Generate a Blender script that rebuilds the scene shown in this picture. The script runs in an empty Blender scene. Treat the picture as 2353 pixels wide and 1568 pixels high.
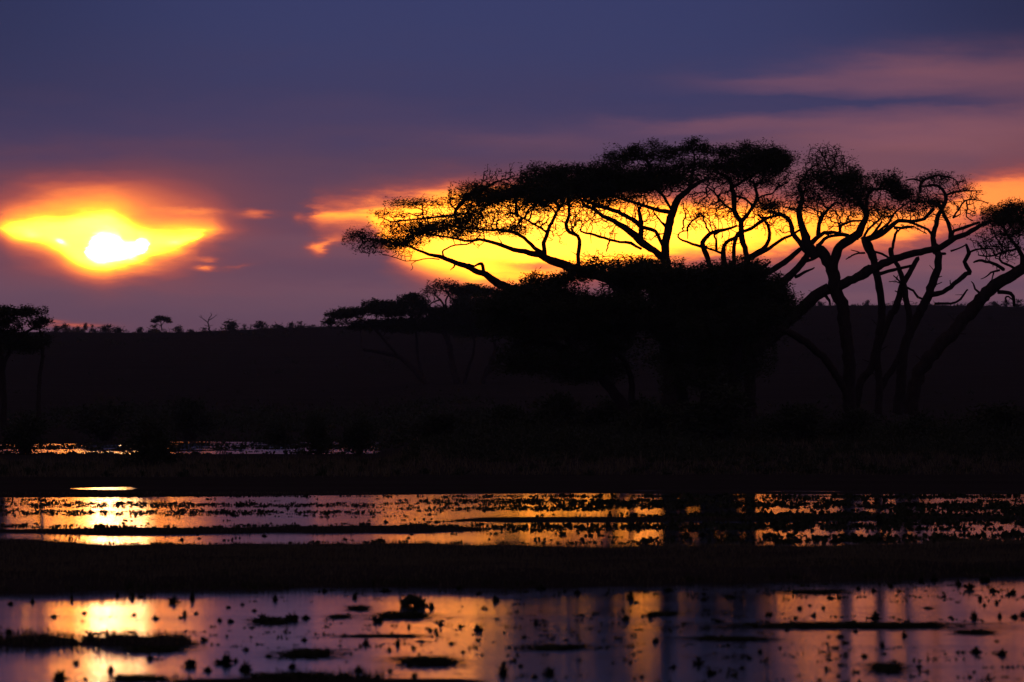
import bpy, math, random
import numpy as np
from mathutils import Vector, Quaternion

RNG = np.random.default_rng(11)
random.seed(11)
SC = bpy.context.scene
COL = SC.collection

# ------------------------------------------------------------------ camera
H_EYE = 3.0            # eye height above the water, metres
FPX = 13447.0          # focal length in units of the 2353 px wide view
CX, CY, HOR = 1176.5, 784.0, 930.0
cam_d = bpy.data.cameras.new('camera')
cam = bpy.data.objects.new('camera', cam_d)
COL.objects.link(cam)
cam.location = (0, 0, H_EYE)
cam.rotation_euler = (math.radians(90) + math.atan((HOR - CY) / FPX), 0, 0)
cam_d.sensor_width = 36.0
cam_d.lens = 36.0 * FPX / 2353.0
cam_d.clip_start = 1.0
cam_d.clip_end = 20000.0
cam_d.dof.use_dof = True
cam_d.dof.focus_distance = 300.0
cam_d.dof.aperture_fstop = 4.0
SC.camera = cam
SC.view_settings.view_transform = 'Standard'
SC.view_settings.look = 'None'
SC.view_settings.exposure = 0.0
SC.view_settings.gamma = 1.0
SC.view_settings.use_curve_mapping = False
SC.cycles.max_bounces = 6
SC.cycles.glossy_bounces = 3
SC.cycles.sample_clamp_indirect = 6.0

SUN_AZ = (265 - CX) / FPX
SUN_EL = (HOR - 572) / FPX


# ------------------------------------------------------------------ node helper
class N:
    """tiny expression builder for shader maths"""
    def __init__(self, nt, sock):
        self.nt, self.s = nt, sock

    def _m(self, op, *a, clamp=False):
        n = self.nt.nodes.new('ShaderNodeMath')
        n.operation = op
        n.use_clamp = clamp
        for i, v in enumerate((self,) + a):
            if isinstance(v, N):
                self.nt.links.new(v.s, n.inputs[i])
            else:
                n.inputs[i].default_value = float(v)
        return N(self.nt, n.outputs[0])

    def __add__(self, o): return self._m('ADD', o)
    __radd__ = __add__
    def __sub__(self, o): return self._m('SUBTRACT', o)
    def __rsub__(self, o): return (self * -1.0) + o
    def __mul__(self, o): return self._m('MULTIPLY', o)
    __rmul__ = __mul__
    def __truediv__(self, o): return self._m('DIVIDE', o)
    def min(self, o): return self._m('MINIMUM', o)
    def max(self, o): return self._m('MAXIMUM', o)
    def atan2(self, o): return self._m('ARCTAN2', o)
    def sqrt(self): return self._m('SQRT')
    def exp(self): return self._m('EXPONENT')
    def clamp(self): return self._m('ADD', 0.0, clamp=True)

    def curve(self, x0, x1, y0, y1, pts):
        """piecewise curve through pts (x, y), flat outside"""
        t = ((self - x0) * (1.0 / (x1 - x0))).clamp()
        n = self.nt.nodes.new('ShaderNodeFloatCurve')
        self.nt.links.new(t.s, n.inputs['Value'])
        c = n.mapping.curves[0]
        n.mapping.use_clip = False
        P = [((x - x0) / (x1 - x0), (y - y0) / (y1 - y0)) for x, y in pts]
        while len(c.points) < len(P):
            c.points.new(0.5, 0.5)
        for p, (x, y) in zip(c.points, P):
            p.location = (x, y)
            p.handle_type = 'AUTO_CLAMPED'
        n.mapping.update()
        return N(self.nt, n.outputs[0]) * (y1 - y0) + y0

    def ramp(self, x0, x1, stops, interp='LINEAR'):
        t = ((self - x0) * (1.0 / (x1 - x0))).clamp()
        n = self.nt.nodes.new('ShaderNodeValToRGB')
        n.color_ramp.interpolation = interp
        self.nt.links.new(t.s, n.inputs[0])
        el = n.color_ramp.elements
        while len(el) > 1:
            el.remove(el[-1])
        for i, (x, c) in enumerate(stops):
            e = el[0] if i == 0 else el.new((x - x0) / (x1 - x0))
            e.position = (x - x0) / (x1 - x0)
            e.color = (*c, 1)
        return n.outputs[0]


def noise(nt, vec, scale, detail=4, rough=0.55):
    n = nt.nodes.new('ShaderNodeTexNoise')
    n.inputs['Scale'].default_value = scale
    n.inputs['Detail'].default_value = detail
    n.inputs['Roughness'].default_value = rough
    nt.links.new(vec, n.inputs['Vector'])
    return N(nt, n.outputs[0]) - 0.5


def vmul(nt, vec, k):
    n = nt.nodes.new('ShaderNodeVectorMath')
    n.operation = 'MULTIPLY'
    nt.links.new(vec, n.inputs[0])
    n.inputs[1].default_value = k
    return n.outputs[0]


def mixc(nt, fac, a, b, mode='MIX'):
    n = nt.nodes.new('ShaderNodeMix')
    n.data_type = 'RGBA'
    n.blend_type = mode
    n.clamp_factor = False
    for s, v in ((n.inputs[0], fac), (n.inputs[6], a), (n.inputs[7], b)):
        if isinstance(v, N):
            nt.links.new(v.s, s)
        elif hasattr(v, 'is_linked'):
            nt.links.new(v, s)
        else:
            s.default_value = v if not isinstance(v, tuple) or len(v) == 4 else (*v, 1)
    return n.outputs[2]


def lin(r, g, b):
    def f(c):
        c /= 255.0
        return c / 12.92 if c <= 0.04045 else ((c + 0.055) / 1.055) ** 2.4
    return (f(r), f(g), f(b))


# ------------------------------------------------------------------ sky: broken stratus with lit gaps
def build_sky():
    w = bpy.data.worlds.new('World')
    SC.world = w
    w.use_nodes = True
    nt = w.node_tree
    nt.nodes.clear()
    tc = nt.nodes.new('ShaderNodeTexCoord')
    d = tc.outputs['Generated']
    sep = nt.nodes.new('ShaderNodeSeparateXYZ')
    nt.links.new(d, sep.inputs[0])
    x, y, z = (N(nt, sep.outputs[i]) for i in range(3))
    az = x.atan2(y)
    el = z.atan2((x * x + y * y).sqrt())
    X0 = az * FPX + CX            # azimuth and elevation in units of 1/13447 rad
    Y0 = el * (-FPX) + HOR
    big = vmul(nt, d, (14, 14, 60))
    med = vmul(nt, d, (46, 46, 210))
    fin = vmul(nt, d, (120, 120, 560))
    nb = noise(nt, big, 1.0, 3)
    nm = noise(nt, med, 1.0, 4)
    nf = noise(nt, fin, 1.0, 7, .66)
    nc = noise(nt, vmul(nt, d, (60, 60, 330)), 1.0, 6, .62)
    nst = noise(nt, vmul(nt, d, (22, 22, 420)), 1.0, 4)
    # cloud sheet colour against elevation
    Yb = Y0 + nb * 130 + nm * 95 + nst * 30 + nc * 80
    base = Yb.ramp(-19000, 1000, [
        (-19000, lin(86, 68, 82)), (-3600, lin(80, 66, 86)), (-700, lin(54, 60, 103)),
        (-40, lin(53, 60, 103)), (110, lin(56, 61, 102)), (230, lin(62, 60, 97)),
        (320, lin(74, 63, 96)), (410, lin(91, 66, 88)), (480, lin(96, 68, 90)),
        (600, lin(100, 71, 92)), (690, lin(100, 74, 94)), (760, lin(100, 72, 92)), (1000, lin(84, 60, 78))])
    # a little of the evening sky itself shows through the thin sheet
    nish = nt.nodes.new('ShaderNodeTexSky')
    nish.sky_type = 'NISHITA'
    nish.sun_disc = False
    nish.sun_elevation = SUN_EL
    nish.sun_rotation = SUN_AZ
    col = mixc(nt, 0.0002, base, nish.outputs[0], 'ADD')
    # rose coloured upper clouds
    Xw = X0 + nb * 160 + nm * 110 + nc * 120
    Yw = Y0 + nb * 60 + nm * 60 + nc * 44

    def lobe(cx, cy, rx, ry, k, X=None, Y=None, rot=0.0):
        X = X if X is not None else Xw
        Y = Y if Y is not None else Yw
        c, s = math.cos(rot), math.sin(rot)
        dx, dy = X - cx, Y - cy
        u = (dx * c + dy * s) * (1.0 / rx)
        v = (dy * c - dx * s) * (1.0 / ry)
        return ((u * u + v * v) * -1.0).exp() * k

    rose = (lobe(2110, 165, 230, 48, .95) + lobe(2400, 158, 240, 52, .8) + lobe(1800, 190, 190, 20, .5)
            + lobe(1600, 290, 210, 20, .55) + lobe(1250, 325, 220, 26, .28)
            + lobe(2300, 300, 420, 70, .85) + lobe(2000, 330, 300, 60, .45) + lobe(2650, 250, 300, 120, .6)
            + lobe(2000, 420, 480, 50, .45) + lobe(1500, 440, 500, 40, .35))
    rose = (rose - lobe(2140, 234, 260, 12, .4) - lobe(1700, 236, 260, 16, .25)).max(0.0)
    rose = rose * (nst * 0.4 + 1.0)
    col = mixc(nt, rose, col, (0.150, 0.038, 0.008), 'ADD')
    # lens vignetting painted into the sky colour, darker towards the upper corners
    thick = lobe(2520, 10, 560, 190, .52, X0, Y0) + lobe(-160, 10, 520, 300, .34, X0, Y0) + lobe(2640, 330, 260, 160, .3, X0, Y0)
    col = mixc(nt, thick.min(.8), col, lin(18, 19, 34))
    # pinkish bands low down
    band = (lobe(900, 560, 900, 30, .4) + lobe(1000, 660, 900, 22, .35) + lobe(2200, 610, 500, 34, .9)
            + lobe(1300, 690, 800, 16, .25) + lobe(2100, 690, 500, 20, .4))
    band = band * (nst * 1.0 + 1.0)
    col = mixc(nt, band, col, (0.085, 0.024, 0.012), 'ADD')
    # ---- gap 1: the eye-shaped opening round the veiled sun
    X = X0 + nf * 30 + nm * 16
    Y = Y0 + nf * 24 + nm * 8
    yU = X.curve(-60, 540, 460, 660, [(-60, 556), (0, 526), (34, 510), (70, 503), (113, 499), (150, 498), (192, 491),
                                      (246, 487), (281, 498), (325, 518), (376, 525), (430, 527), (478, 529), (540, 544)])
    yL = X.curve(-60, 540, 460, 660, [(-60, 500), (0, 529), (34, 551), (86, 563), (130, 580), (164, 602), (200, 619),
                                      (240, 626), (274, 620), (315, 605), (352, 592), (411, 576), (445, 560), (478, 533), (540, 520)])
    up = Y - yU
    dn = (yL - Y) * 1.25
    side = (X - 490.0).max(0.0) * .55 + (X * -1.0 - 10.0).max(0.0) * .5
    s1 = up.min(dn) - side
    I1 = s1.curve(-120, 60, 0, 3, [(-120, 0), (-80, .05), (-52, .15), (-34, .30), (-20, .48), (-10, .68), (-2, .98),
                                   (8, 1.40), (18, 1.72), (32, 1.88), (60, 1.95)])
    cU = X.curve(160, 380, 520, 640, [(160, 640), (185, 612), (196, 574), (205, 563), (219, 547), (240, 540), (270, 543), (290, 557), (308, 557),
                                      (321, 547), (346, 562), (357, 600), (380, 640)])
    cL = X.curve(160, 380, 520, 640, [(160, 520), (185, 545), (196, 582), (212, 597), (233, 605), (267, 600), (308, 591), (335, 578), (346, 564), (357, 540), (380, 520)])
    core = (Y - cU).min(cL - Y)
    I1 = I1 + core.curve(-30, 20, 0, 3, [(-30, 0), (-12, .08), (-4, .28), (2, .9), (8, 1.9), (20, 3.0)])
    I1 = I1 + lobe(140, 556, 14, 6, .8, X, Y, .4) + lobe(70, 540, 16, 7, .3, X, Y) + lobe(405, 560, 16, 7, .35, X, Y)
    I1 = I1 + lobe(235, 468, 220, 62, .46) + lobe(245, 490, 320, 115, .27) + lobe(250, 618, 200, 40, .34) + lobe(460, 545, 70, 44, .2)
    # ---- gap 2: the long lit gap behind the trees
    X = X0 + nf * 90 + nc * 90 + nm * 30
    Y = Y0 + nf * 34 + nc * 34 + nm * 12
    yU = X.curve(600, 2900, 360, 700, [(600, 600), (690, 540), (720, 498), (738, 484), (800, 476), (900, 463), (1000, 449), (1060, 443), (1200, 446),
                                       (1400, 457), (1600, 470), (1780, 472), (2000, 476), (2130, 470), (2200, 440), (2260, 412),
                                       (2353, 398), (2500, 392), (2900, 420)])
    yL = X.curve(600, 2900, 360, 700, [(600, 420), (690, 470), (720, 502), (760, 514), (830, 514), (866, 540), (900, 580), (940, 606), (986, 626),
                                       (1050, 640), (1100, 652), (1180, 648), (1300, 630), (1543, 595), (1780, 578), (1886, 568),
                                       (2038, 566), (2120, 550), (2240, 520), (2353, 500), (2600, 470), (2900, 440)])
    up = Y - yU
    dn = yL - Y
    s2 = up.min(dn)
    K = X.curve(600, 2900, 0, 1.2, [(600, 0), (650, .12), (700, .34), (750, .74), (810, .74), (880, .82), (950, 1.02), (1100, 1.14), (1650, 1.12),
                                    (1800, .84), (1900, .7), (2050, .6), (2180, .48), (2300, .47), (2450, .44), (2900, .2)])
    I2 = s2.curve(-90, 60, 0, 2, [(-90, 0), (-60, .07), (-34, .24), (-16, .5), (-5, .74), (6, 1.08), (16, 1.5), (30, 1.88), (60, 2.0)]) * K
    I2 = I2 * (1.0 - (nc * 2.4 - .32).clamp() * .62 - (nst * 2.6 - .35).clamp() * .5)
    I2 = I2 * (1.0 - lobe(1235, 612, 90, 13, .62, X, Y) - lobe(1600, 600, 90, 9, .3, X, Y) - lobe(1150, 628, 60, 5, .2, X, Y)).max(0.1)
    # ---- small lit scraps
    Xs, Ys = X0 + nf * 60 + nc * 50 + nm * 20, Y0 + nf * 30 + nc * 18 + nm * 8
    Is = (lobe(595, 494, 42, 8, .52, Xs, Ys) + lobe(690, 501, 12, 12, .34, Xs, Ys) + lobe(728, 572, 20, 15, .64, Xs, Ys)
          + lobe(752, 556, 40, 11, .52, Xs, Ys, -.3) + lobe(470, 616, 22, 6, .66, Xs, Ys) + lobe(475, 596, 26, 4, .34, Xs, Ys)
          + lobe(545, 613, 34, 5, .24, Xs, Ys, -.15) + lobe(460, 487, 60, 6, .22, Xs, Ys)
          + lobe(180, 750, 70, 7, .5, Xs, Ys) + lobe(128, 738, 26, 5, .36, Xs, Ys))
    I = I1 + I2 + Is
    glow = I.ramp(0, 5, [
        (0, (0, 0, 0)), (.2, (.088, .013, .003)), (.4, (.28, .042, .010)), (.6, (.60, .106, .022)), (.78, (.98, .21, .036)),
        (.95, (1.5, .35, .045)), (1.15, (2.1, .50, .05)), (1.45, (3.3, .80, .055)), (1.9, (4.6, 1.08, .064)),
        (2.4, (4.8, 1.5, .12)), (3.2, (4.8, 2.1, .5)), (5, (4.8, 2.9, 1.5))])
    # the glow replaces the cloud colour as it gets bright
    keep = I.ramp(0, 2, [(0, (1, 1, 1)), (.5, (.62, .62, .62)), (.9, (.3, .3, .3)), (1.4, (.05, .05, .05)), (2, (0, 0, 0))])
    col = mixc(nt, 1.0, col, keep, 'MULTIPLY')
    # the sun disc itself sits behind the first gap: far brighter than the second
    boost = I1.curve(0, 5, 0, 8, [(0, 1), (1.3, 1), (1.9, 1.8), (2.6, 3.0), (3.6, 5.0), (5, 6.5)])
    col = mixc(nt, 1.0, col, mixc(nt, 1.0, glow, boost, 'MULTIPLY'), 'ADD')
    bg = nt.nodes.new('ShaderNodeBackground')
    nt.links.new(col, bg.inputs[0])
    bg.inputs[1].default_value = 1.0
    out = nt.nodes.new('ShaderNodeOutputWorld')
    nt.links.new(bg.outputs[0], out.inputs[0])
    w.cycles.sampling_method = 'MANUAL'
    w.cycles.sample_map_resolution = 4096


build_sky()

sun_d = bpy.data.lights.new('sun', 'SUN')
sun_d.energy = 0.0006
sun_d.angle = math.radians(0.8)
sun_d.color = (1.0, 0.55, 0.2)
sun = bpy.data.objects.new('sun', sun_d)
COL.objects.link(sun)
_sv = Vector((math.sin(SUN_AZ) * math.cos(SUN_EL), math.cos(SUN_AZ) * math.cos(SUN_EL), math.sin(SUN_EL)))
sun.rotation_euler = _sv.to_track_quat('Z', 'Y').to_euler()
sun.location = (0, 0, 60)


# ------------------------------------------------------------------ materials
def mat(name, c1, c2, rough=0.9, scale=3.0, stretch=(1, 1, 1), spec=0.2, transl=0.0, bump=0.0):
    m = bpy.data.materials.new(name)
    m.use_nodes = True
    nt = m.node_tree
    b = nt.nodes['Principled BSDF']
    g = nt.nodes.new('ShaderNodeNewGeometry')
    v = vmul(nt, g.outputs['Position'], stretch)
    n = noise(nt, v, scale, 5, .6)
    c = mixc(nt, (n * 2.2 + 0.5).clamp(), c1, c2)
    nt.links.new(c, b.inputs['Base Color'])
    b.inputs['Roughness'].default_value = rough
    b.inputs['Specular IOR Level'].default_value = spec
    if bump:
        bp = nt.nodes.new('ShaderNodeBump')
        bp.inputs['Strength'].default_value = bump
        bp.inputs['Distance'].default_value = 0.02
        nt.links.new(n.s, bp.inputs['Height'])
        nt.links.new(bp.outputs[0], b.inputs['Normal'])
    if transl:
        out = nt.nodes['Material Output']
        t = nt.nodes.new('ShaderNodeBsdfTranslucent')
        nt.links.new(c, t.inputs[0])
        mx = nt.nodes.new('ShaderNodeMixShader')
        mx.inputs[0].default_value = transl
        nt.links.new(b.outputs[0], mx.inputs[1])
        nt.links.new(t.outputs[0], mx.inputs[2])
        nt.links.new(mx.outputs[0], out.inputs[0])
    return m


M_BARK = mat('bark', (.024, .018, .014), (.05, .037, .028), .95, 6, (1, 1, .4), .1, bump=.4)
M_LEAF = mat('acacia_leaf', (.028, .040, .016), (.05, .06, .024), .8, 1.5, spec=.1, transl=.12)
M_SHRUB = mat('shrub_leaf', (.026, .036, .016), (.045, .052, .022), .8, 1.2, spec=.1, transl=.1)
M_GROUND = mat('marsh_ground', (.018, .016, .013), (.038, .033, .027), 1.0, .12, (.35, 2.2, 1), 0.0)
M_GRASS = mat('marsh_grass', (.085, .074, .036), (.14, .12, .06), .85, .8, spec=.1, transl=.1)
M_WEED = mat('water_weed', (.024, .032, .014), (.045, .05, .022), .95, 5, spec=0.0)


def water_mat():
    m = bpy.data.materials.new('marsh_water')
    m.use_nodes = True
    nt = m.node_tree
    b = nt.nodes['Principled BSDF']
    b.inputs['Base Color'].default_value = (.010, .010, .010, 1)
    b.inputs['IOR'].default_value = 1.333
    g = nt.nodes.new('ShaderNodeNewGeometry')
    p = g.outputs['Position']
    h = noise(nt, vmul(nt, p, (1.1, 3.2, 1)), 1.0, 3, .6) * .6 + noise(nt, vmul(nt, p, (5, 11, 1)), 1.0, 3, .6) * .16
    # cat's-paws: long wind-ruffled streaks between glassy ones
    w = noise(nt, vmul(nt, p, (.10, .30, 1)), 1.0, 5, .62) + noise(nt, vmul(nt, p, (.5, 1.6, 1)), 1.0, 3, .6) * .5
    ruf = (w * 3.2 + .30).clamp()
    sy = nt.nodes.new('ShaderNodeSeparateXYZ')
    nt.links.new(p, sy.inputs[0])
    breeze = ((N(nt, sy.outputs[1]) - 230.0) * (1 / 110)).clamp()      # the open far pool catches more wind
    nt.links.new((ruf * .045 + breeze * .032 + .06).s, b.inputs['Roughness'])
    bp = nt.nodes.new('ShaderNodeBump')
    bp.inputs['Strength'].default_value = 1.0
    bp.inputs['Distance'].default_value = 0.005
    nt.links.new(h.s, bp.inputs['Height'])
    nt.links.new(bp.outputs[0], b.inputs['Normal'])
    return m


M_WATER = water_mat()


# ------------------------------------------------------------------ mesh helpers
def mesh_np(name, V, F, m, smooth=False):
    V = np.asarray(V, dtype=np.float32)
    me = bpy.data.meshes.new(name)
    if not isinstance(F, (list, tuple)):
        F = [F]
    F = [np.asarray(f, dtype=np.int32) for f in F if len(f)]
    nf = sum(len(f) for f in F)
    loops = np.concatenate([f.ravel() for f in F])
    starts, o = [], 0
    for f in F:
        starts.append(o + np.arange(len(f), dtype=np.int32) * f.shape[1])
        o += f.size
    me.vertices.add(len(V))
    me.vertices.foreach_set('co', V.ravel())
    me.loops.add(len(loops))
    me.loops.foreach_set('vertex_index', loops)
    me.polygons.add(nf)
    me.polygons.foreach_set('loop_start', np.concatenate(starts).astype(np.int32))
    if smooth:
        me.polygons.foreach_set('use_smooth', np.ones(nf, dtype=bool))
    me.update(calc_edges=True)
    me.validate()
    me.materials.append(m)
    return me


def link(name, me, parent=None, loc=None):
    o = bpy.data.objects.new(name, me)
    COL.objects.link(o)
    if parent is not None:
        o.parent = parent
    if loc is not None:
        o.location = loc
    return o


def thing(o, label, cat, group=None):
    o['label'] = label
    o['category'] = cat
    if group:
        o['group'] = group
    return o


def empty(name, loc, label, cat, group=None):
    o = bpy.data.objects.new(name, None)
    o.empty_display_size = .3
    COL.objects.link(o)
    o.location = loc
    return thing(o, label, cat, group)


def unit(a):
    return a / np.maximum(np.linalg.norm(a, axis=-1, keepdims=True), 1e-9)


def frames(T):
    up = np.where(np.abs(T[:, 2:3]) > .9, np.array([[1., 0, 0]]), np.array([[0, 0, 1.]]))
    A = unit(np.cross(T, up))
    return A, np.cross(T, A)


def tube(P, R, sides=8, knobs=.12, rng=RNG):
    """one continuous limb along P with radii R, slightly knobbly, closed at the tip"""
    n = len(P)
    T = np.gradient(P, axis=0)
    T = unit(T)
    T[1:-1] = unit(T[:-2] + 2 * T[1:-1] + T[2:])
    A = np.zeros_like(T)
    A[0] = frames(T[:1])[0][0]
    for i in range(1, n):                       # carry the ring frame along so it never flips
        v = A[i - 1] - T[i] * np.dot(A[i - 1], T[i])
        A[i] = v / max(np.linalg.norm(v), 1e-9)
    B = np.cross(T, A)
    ph = np.linspace(0, 2 * np.pi, sides, endpoint=False)
    rr = R[:, None] * (1 + rng.normal(0, knobs, (n, sides)))
    V = P[:, None, :] + rr[..., None] * (np.cos(ph)[None, :, None] * A[:, None, :] + np.sin(ph)[None, :, None] * B[:, None, :])
    V = V.reshape(-1, 3)
    i = np.arange(n - 1)[:, None] * sides
    k = np.arange(sides)[None, :]
    F = np.stack([i + k, i + (k + 1) % sides, i + sides + (k + 1) % sides, i + sides + k], -1).reshape(-1, 4)
    tip = len(V)
    V = np.vstack([V, P[-1:] + T[-1:] * R[-1]])
    e = (n - 1) * sides
    F3 = np.array([[e + a, e + (a + 1) % sides, tip] for a in range(sides)])
    return V, F, F3


def sticks(P0, P1, R0, R1, sides=4):
    """many short branch segments at once"""
    T = unit(P1 - P0)
    A, B = frames(T)
    ph = np.linspace(0, 2 * np.pi, sides, endpoint=False)
    C = np.cos(ph)[None, :, None] * A[:, None, :] + np.sin(ph)[None, :, None] * B[:, None, :]
    V = np.concatenate([P0[:, None, :] - T[:, None, :] * R0[:, None, None] * .4 + C * R0[:, None, None],
                        P1[:, None, :] + C * R1[:, None, None]], 1).reshape(-1, 3)
    i = np.arange(len(P0))[:, None] * 2 * sides
    k = np.arange(sides)[None, :]
    F = np.stack([i + k, i + (k + 1) % sides, i + sides + (k + 1) % sides, i + sides + k], -1).reshape(-1, 4)
    return V, F


def join(parts):
    V, F4, F3, o = [], [], [], 0
    for p in parts:
        V.append(p[0])
        F4.append(p[1] + o)
        if len(p) > 2:
            F3.append(p[2] + o)
        o += len(p[0])
    return np.vstack(V), [np.vstack(F4)] + ([np.vstack(F3)] if F3 else [])


def leaf_quads(C, D, L, W, rng=RNG):
    """leaf sprays: rhombic blades at C pointing along D"""
    S = unit(np.cross(D, rng.normal(size=D.shape)))
    L, W = L[:, None], W[:, None]
    V = np.stack([C, C + D * L * .45 + S * W * .5, C + D * L, C + D * L * .5 - S * W * .5], 1).reshape(-1, 3)
    F = np.arange(len(C) * 4).reshape(-1, 4)
    return V, F


def vnoise(x, y, seed):
    """smooth value noise, -1..1"""
    r = np.random.default_rng(seed)
    T = r.uniform(-1, 1, (256, 256))
    xi, yi = np.floor(x).astype(int), np.floor(y).astype(int)
    fx, fy = x - xi, y - yi
    fx, fy = fx * fx * (3 - 2 * fx), fy * fy * (3 - 2 * fy)
    g = lambda a, b: T[a & 255, b & 255]
    return (g(xi, yi) * (1 - fx) + g(xi + 1, yi) * fx) * (1 - fy) + (g(xi, yi + 1) * (1 - fx) + g(xi + 1, yi + 1) * fx) * fy


def fbm(x, y, seed, oct=4):
    s, a = 0, 1.0
    for i in range(oct):
        s = s + a * vnoise(x * 2 ** i, y * 2 ** i, seed + i)
        a *= .5
    return s


def sst(a, b, x):
    t = np.clip((x - a) / (b - a), 0, 1)
    return t * t * (3 - 2 * t)


# ------------------------------------------------------------------ terrain
def dist_at(y):                       # distance of the water surface seen at height y in the view
    return H_EYE * FPX / (y - HOR)


def gz(X, Y):
    """height of the ground above the water at (X, Y)"""
    X = np.asarray(X, float)
    Y = np.asarray(Y, float)
    Yc = np.maximum(Y, 20)
    px = CX + X * FPX / Yc            # bearing, used only to shape the shore lines along the valley
    z = -.13 + .07 * fbm(X * .35, Y * .11, 5) + .03 * fbm(X * 1.4, Y * .5, 9)
    # near ground under the viewer
    z = np.maximum(z, 1.3 * sst(34, 8, Y) - .15)
    # first grass bank across the whole marsh
    dn = np.interp(px, [-400, 0, 350, 700, 1300, 1700, 2353, 2900], [93, 93.2, 94.5, 96, 96.6, 98.5, 102, 104]) + .9 * fbm(X * .45, Y * 0 + 3, 21) + .8 * vnoise(X * 2.2, Y * .6, 27) + .5 * vnoise(X * 5, Y * 1.1, 28)
    df = np.interp(px, [-400, 0, 700, 1300, 1900, 2353, 2900], [121.5, 121.5, 120.5, 118, 119.5, 123, 124]) + .8 * fbm(X * .4, Y * 0 + 8, 23)
    t = np.minimum((Y - dn) / 2.2, (df - Y) / 3.0)
    z = np.where(t > -1, np.maximum(z, -.06 + (.25 + .05 * fbm(X * .5, Y * .25, 31)) * sst(-.3, 1, t)), z)
    # small grassy spit, near left
    t = np.minimum(np.minimum((Y - 72.2 + .5 * vnoise(X * 2, X * 0, 34)) / 1.2, (75.2 - Y + .7 * vnoise(X * 2.6, X * 0, 35)) / 1.5), (-3.55 - X + .3 * vnoise(Y * 1.2, X * 0, 3)) / .8)
    z = np.maximum(z, -.10 + (.155 + .05 * vnoise(X * 3, Y, 33)) * sst(-.2, 1, t))
    t = np.minimum((Y - 62.5) / .8, (64.4 - Y) / .8) - np.clip(np.abs(X + 2.0) - 1.2, 0, 9) * .9
    z = np.maximum(z, -.10 + .13 * sst(-.2, 1, t))
    # low mud and weed bars in the middle water
    for c, w_, hgt, sd, thr in ((150.5, 1.6, .11, 41, -.25), (139.8, 2.0, .13, 42, .05), (131, 1.2, .07, 43, .25), (160, 1.4, .06, 44, .3), (176, 2.5, .05, 46, .2)):
        n = fbm(X * .11 + c, Y * .1, sd, 3)
        z = np.maximum(z, -.08 + hgt * sst(w_ * 1.6, w_ * .4, np.abs(Y - c - .22 * X - 1.1 * vnoise(X * .2, X * 0, sd + 5) - .5 * vnoise(X * .9, X * 0, sd + 6))) * sst(thr - .25, thr + .35, n) * 1.4)
    # far side of the marsh
    left = sst(1000, 860, px)
    shore = np.interp(px, [-400, 0, 420, 900, 1300, 1800, 2353, 2900], [187, 186.5, 188, 192, 195.5, 194, 193, 192]) + .8 * vnoise(X * .15, X * 0, 51)
    land = -.10 + .15 * sst(-.5, 4.0, Y - shore) + .014 * fbm(X * .4, Y * .2, 53) + .12 * sst(216, 226, Y)
    off = np.abs(Y - 208.5 - .8 * vnoise(X * .1, X * 0, 57)) + 1.6 * vnoise(X * 1.1, Y * .5, 59) + .8 * vnoise(X * 3.1, Y * .9, 60)
    cut = .34 * sst(6.0, 2.0, off + 9 * sst(50, 110, np.abs(px - 240))) + .20 * sst(2.2, .8, off) * sst(330, 420, px) * sst(960, 880, px) * sst(-.3, .4, vnoise(X * .5, Y * 0, 58))
    cut2 = sst(2.2, .6, np.abs(Y - 203 + .004 * (px - 1500))) * .20 * sst(1350, 1500, px) * sst(2500, 2300, px)
    land = land - cut - cut2
    marshfar = sst(335, 352, Y) * sst(520, 440, Y) * left
    land = land + marshfar * (-.27 + .20 * fbm(X * .16, Y * .055, 61))
    land = land + (1 - left) * sst(215, 292, Y) * 1.0 + .12 * sst(225, 300, Y) * fbm(X * .06, Y * .06, 65, 3) * (1 - left)
    z = np.where(Y > shore - 1.5, land, z)
    # long low ridge beyond
    pxr = CX + X * FPX / 1600.0
    top = np.interp(pxr, [-6000, -1500, 0, 100, 500, 750, 950, 1400, 1800, 2400, 4000, 9000],
                    [16, 20, 22.6, 22.5, 22.8, 23.8, 24.6, 26.2, 28.1, 28.2, 30, 26])
    top = top + .55 * fbm(X * .012, Y * .004, 71, 4)
    rise = sst(430, 1640, Y)
    z = z + rise * (top - .4) * (1 - .25 * sst(1800, 3200, Y)) + rise * .3 * fbm(X * .05, Y * .05, 75)
    return z


def build_ground():
    def axis(segs):
        out = [np.array([segs[0][0]])]
        for a, b, st in segs:
            k = max(1, int(round((b - a) / st)))
            out.append(np.linspace(a, b, k + 1)[1:])
        return np.concatenate(out)
    xs = axis([(0, 20, .2), (20, 160, 1.4), (160, 300, 8), (300, 1000, 50), (1000, 4000, 300)])
    xs = np.concatenate([-xs[:0:-1], xs])
    ys = axis([(-300, -40, 40), (-40, 56, 2), (56, 130, .3), (130, 215, .4), (215, 380, 1.5), (380, 520, 2.5), (520, 1720, 8), (1720, 2500, 60), (2500, 9000, 500)])
    GX, GY = np.meshgrid(xs, ys)
    Z = gz(GX, GY)
    V = np.stack([GX, GY, Z], -1).reshape(-1, 3)
    nx, ny = len(xs), len(ys)
    i = np.arange(ny - 1)[:, None] * nx + np.arange(nx - 1)[None, :]
    F = np.stack([i, i + 1, i + nx + 1, i + nx], -1).reshape(-1, 4)
    o = link('ground', mesh_np('ground', V, F, M_GROUND, True))
    o['kind'] = 'structure'
    W = np.array([[-4000, -60, 0], [4000, -60, 0], [4000, 640, 0], [-4000, 640, 0]], float)
    w = link('water', mesh_np('water', W, np.array([[0, 1, 2, 3]]), M_WATER))
    w['kind'] = 'structure'


build_ground()


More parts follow.
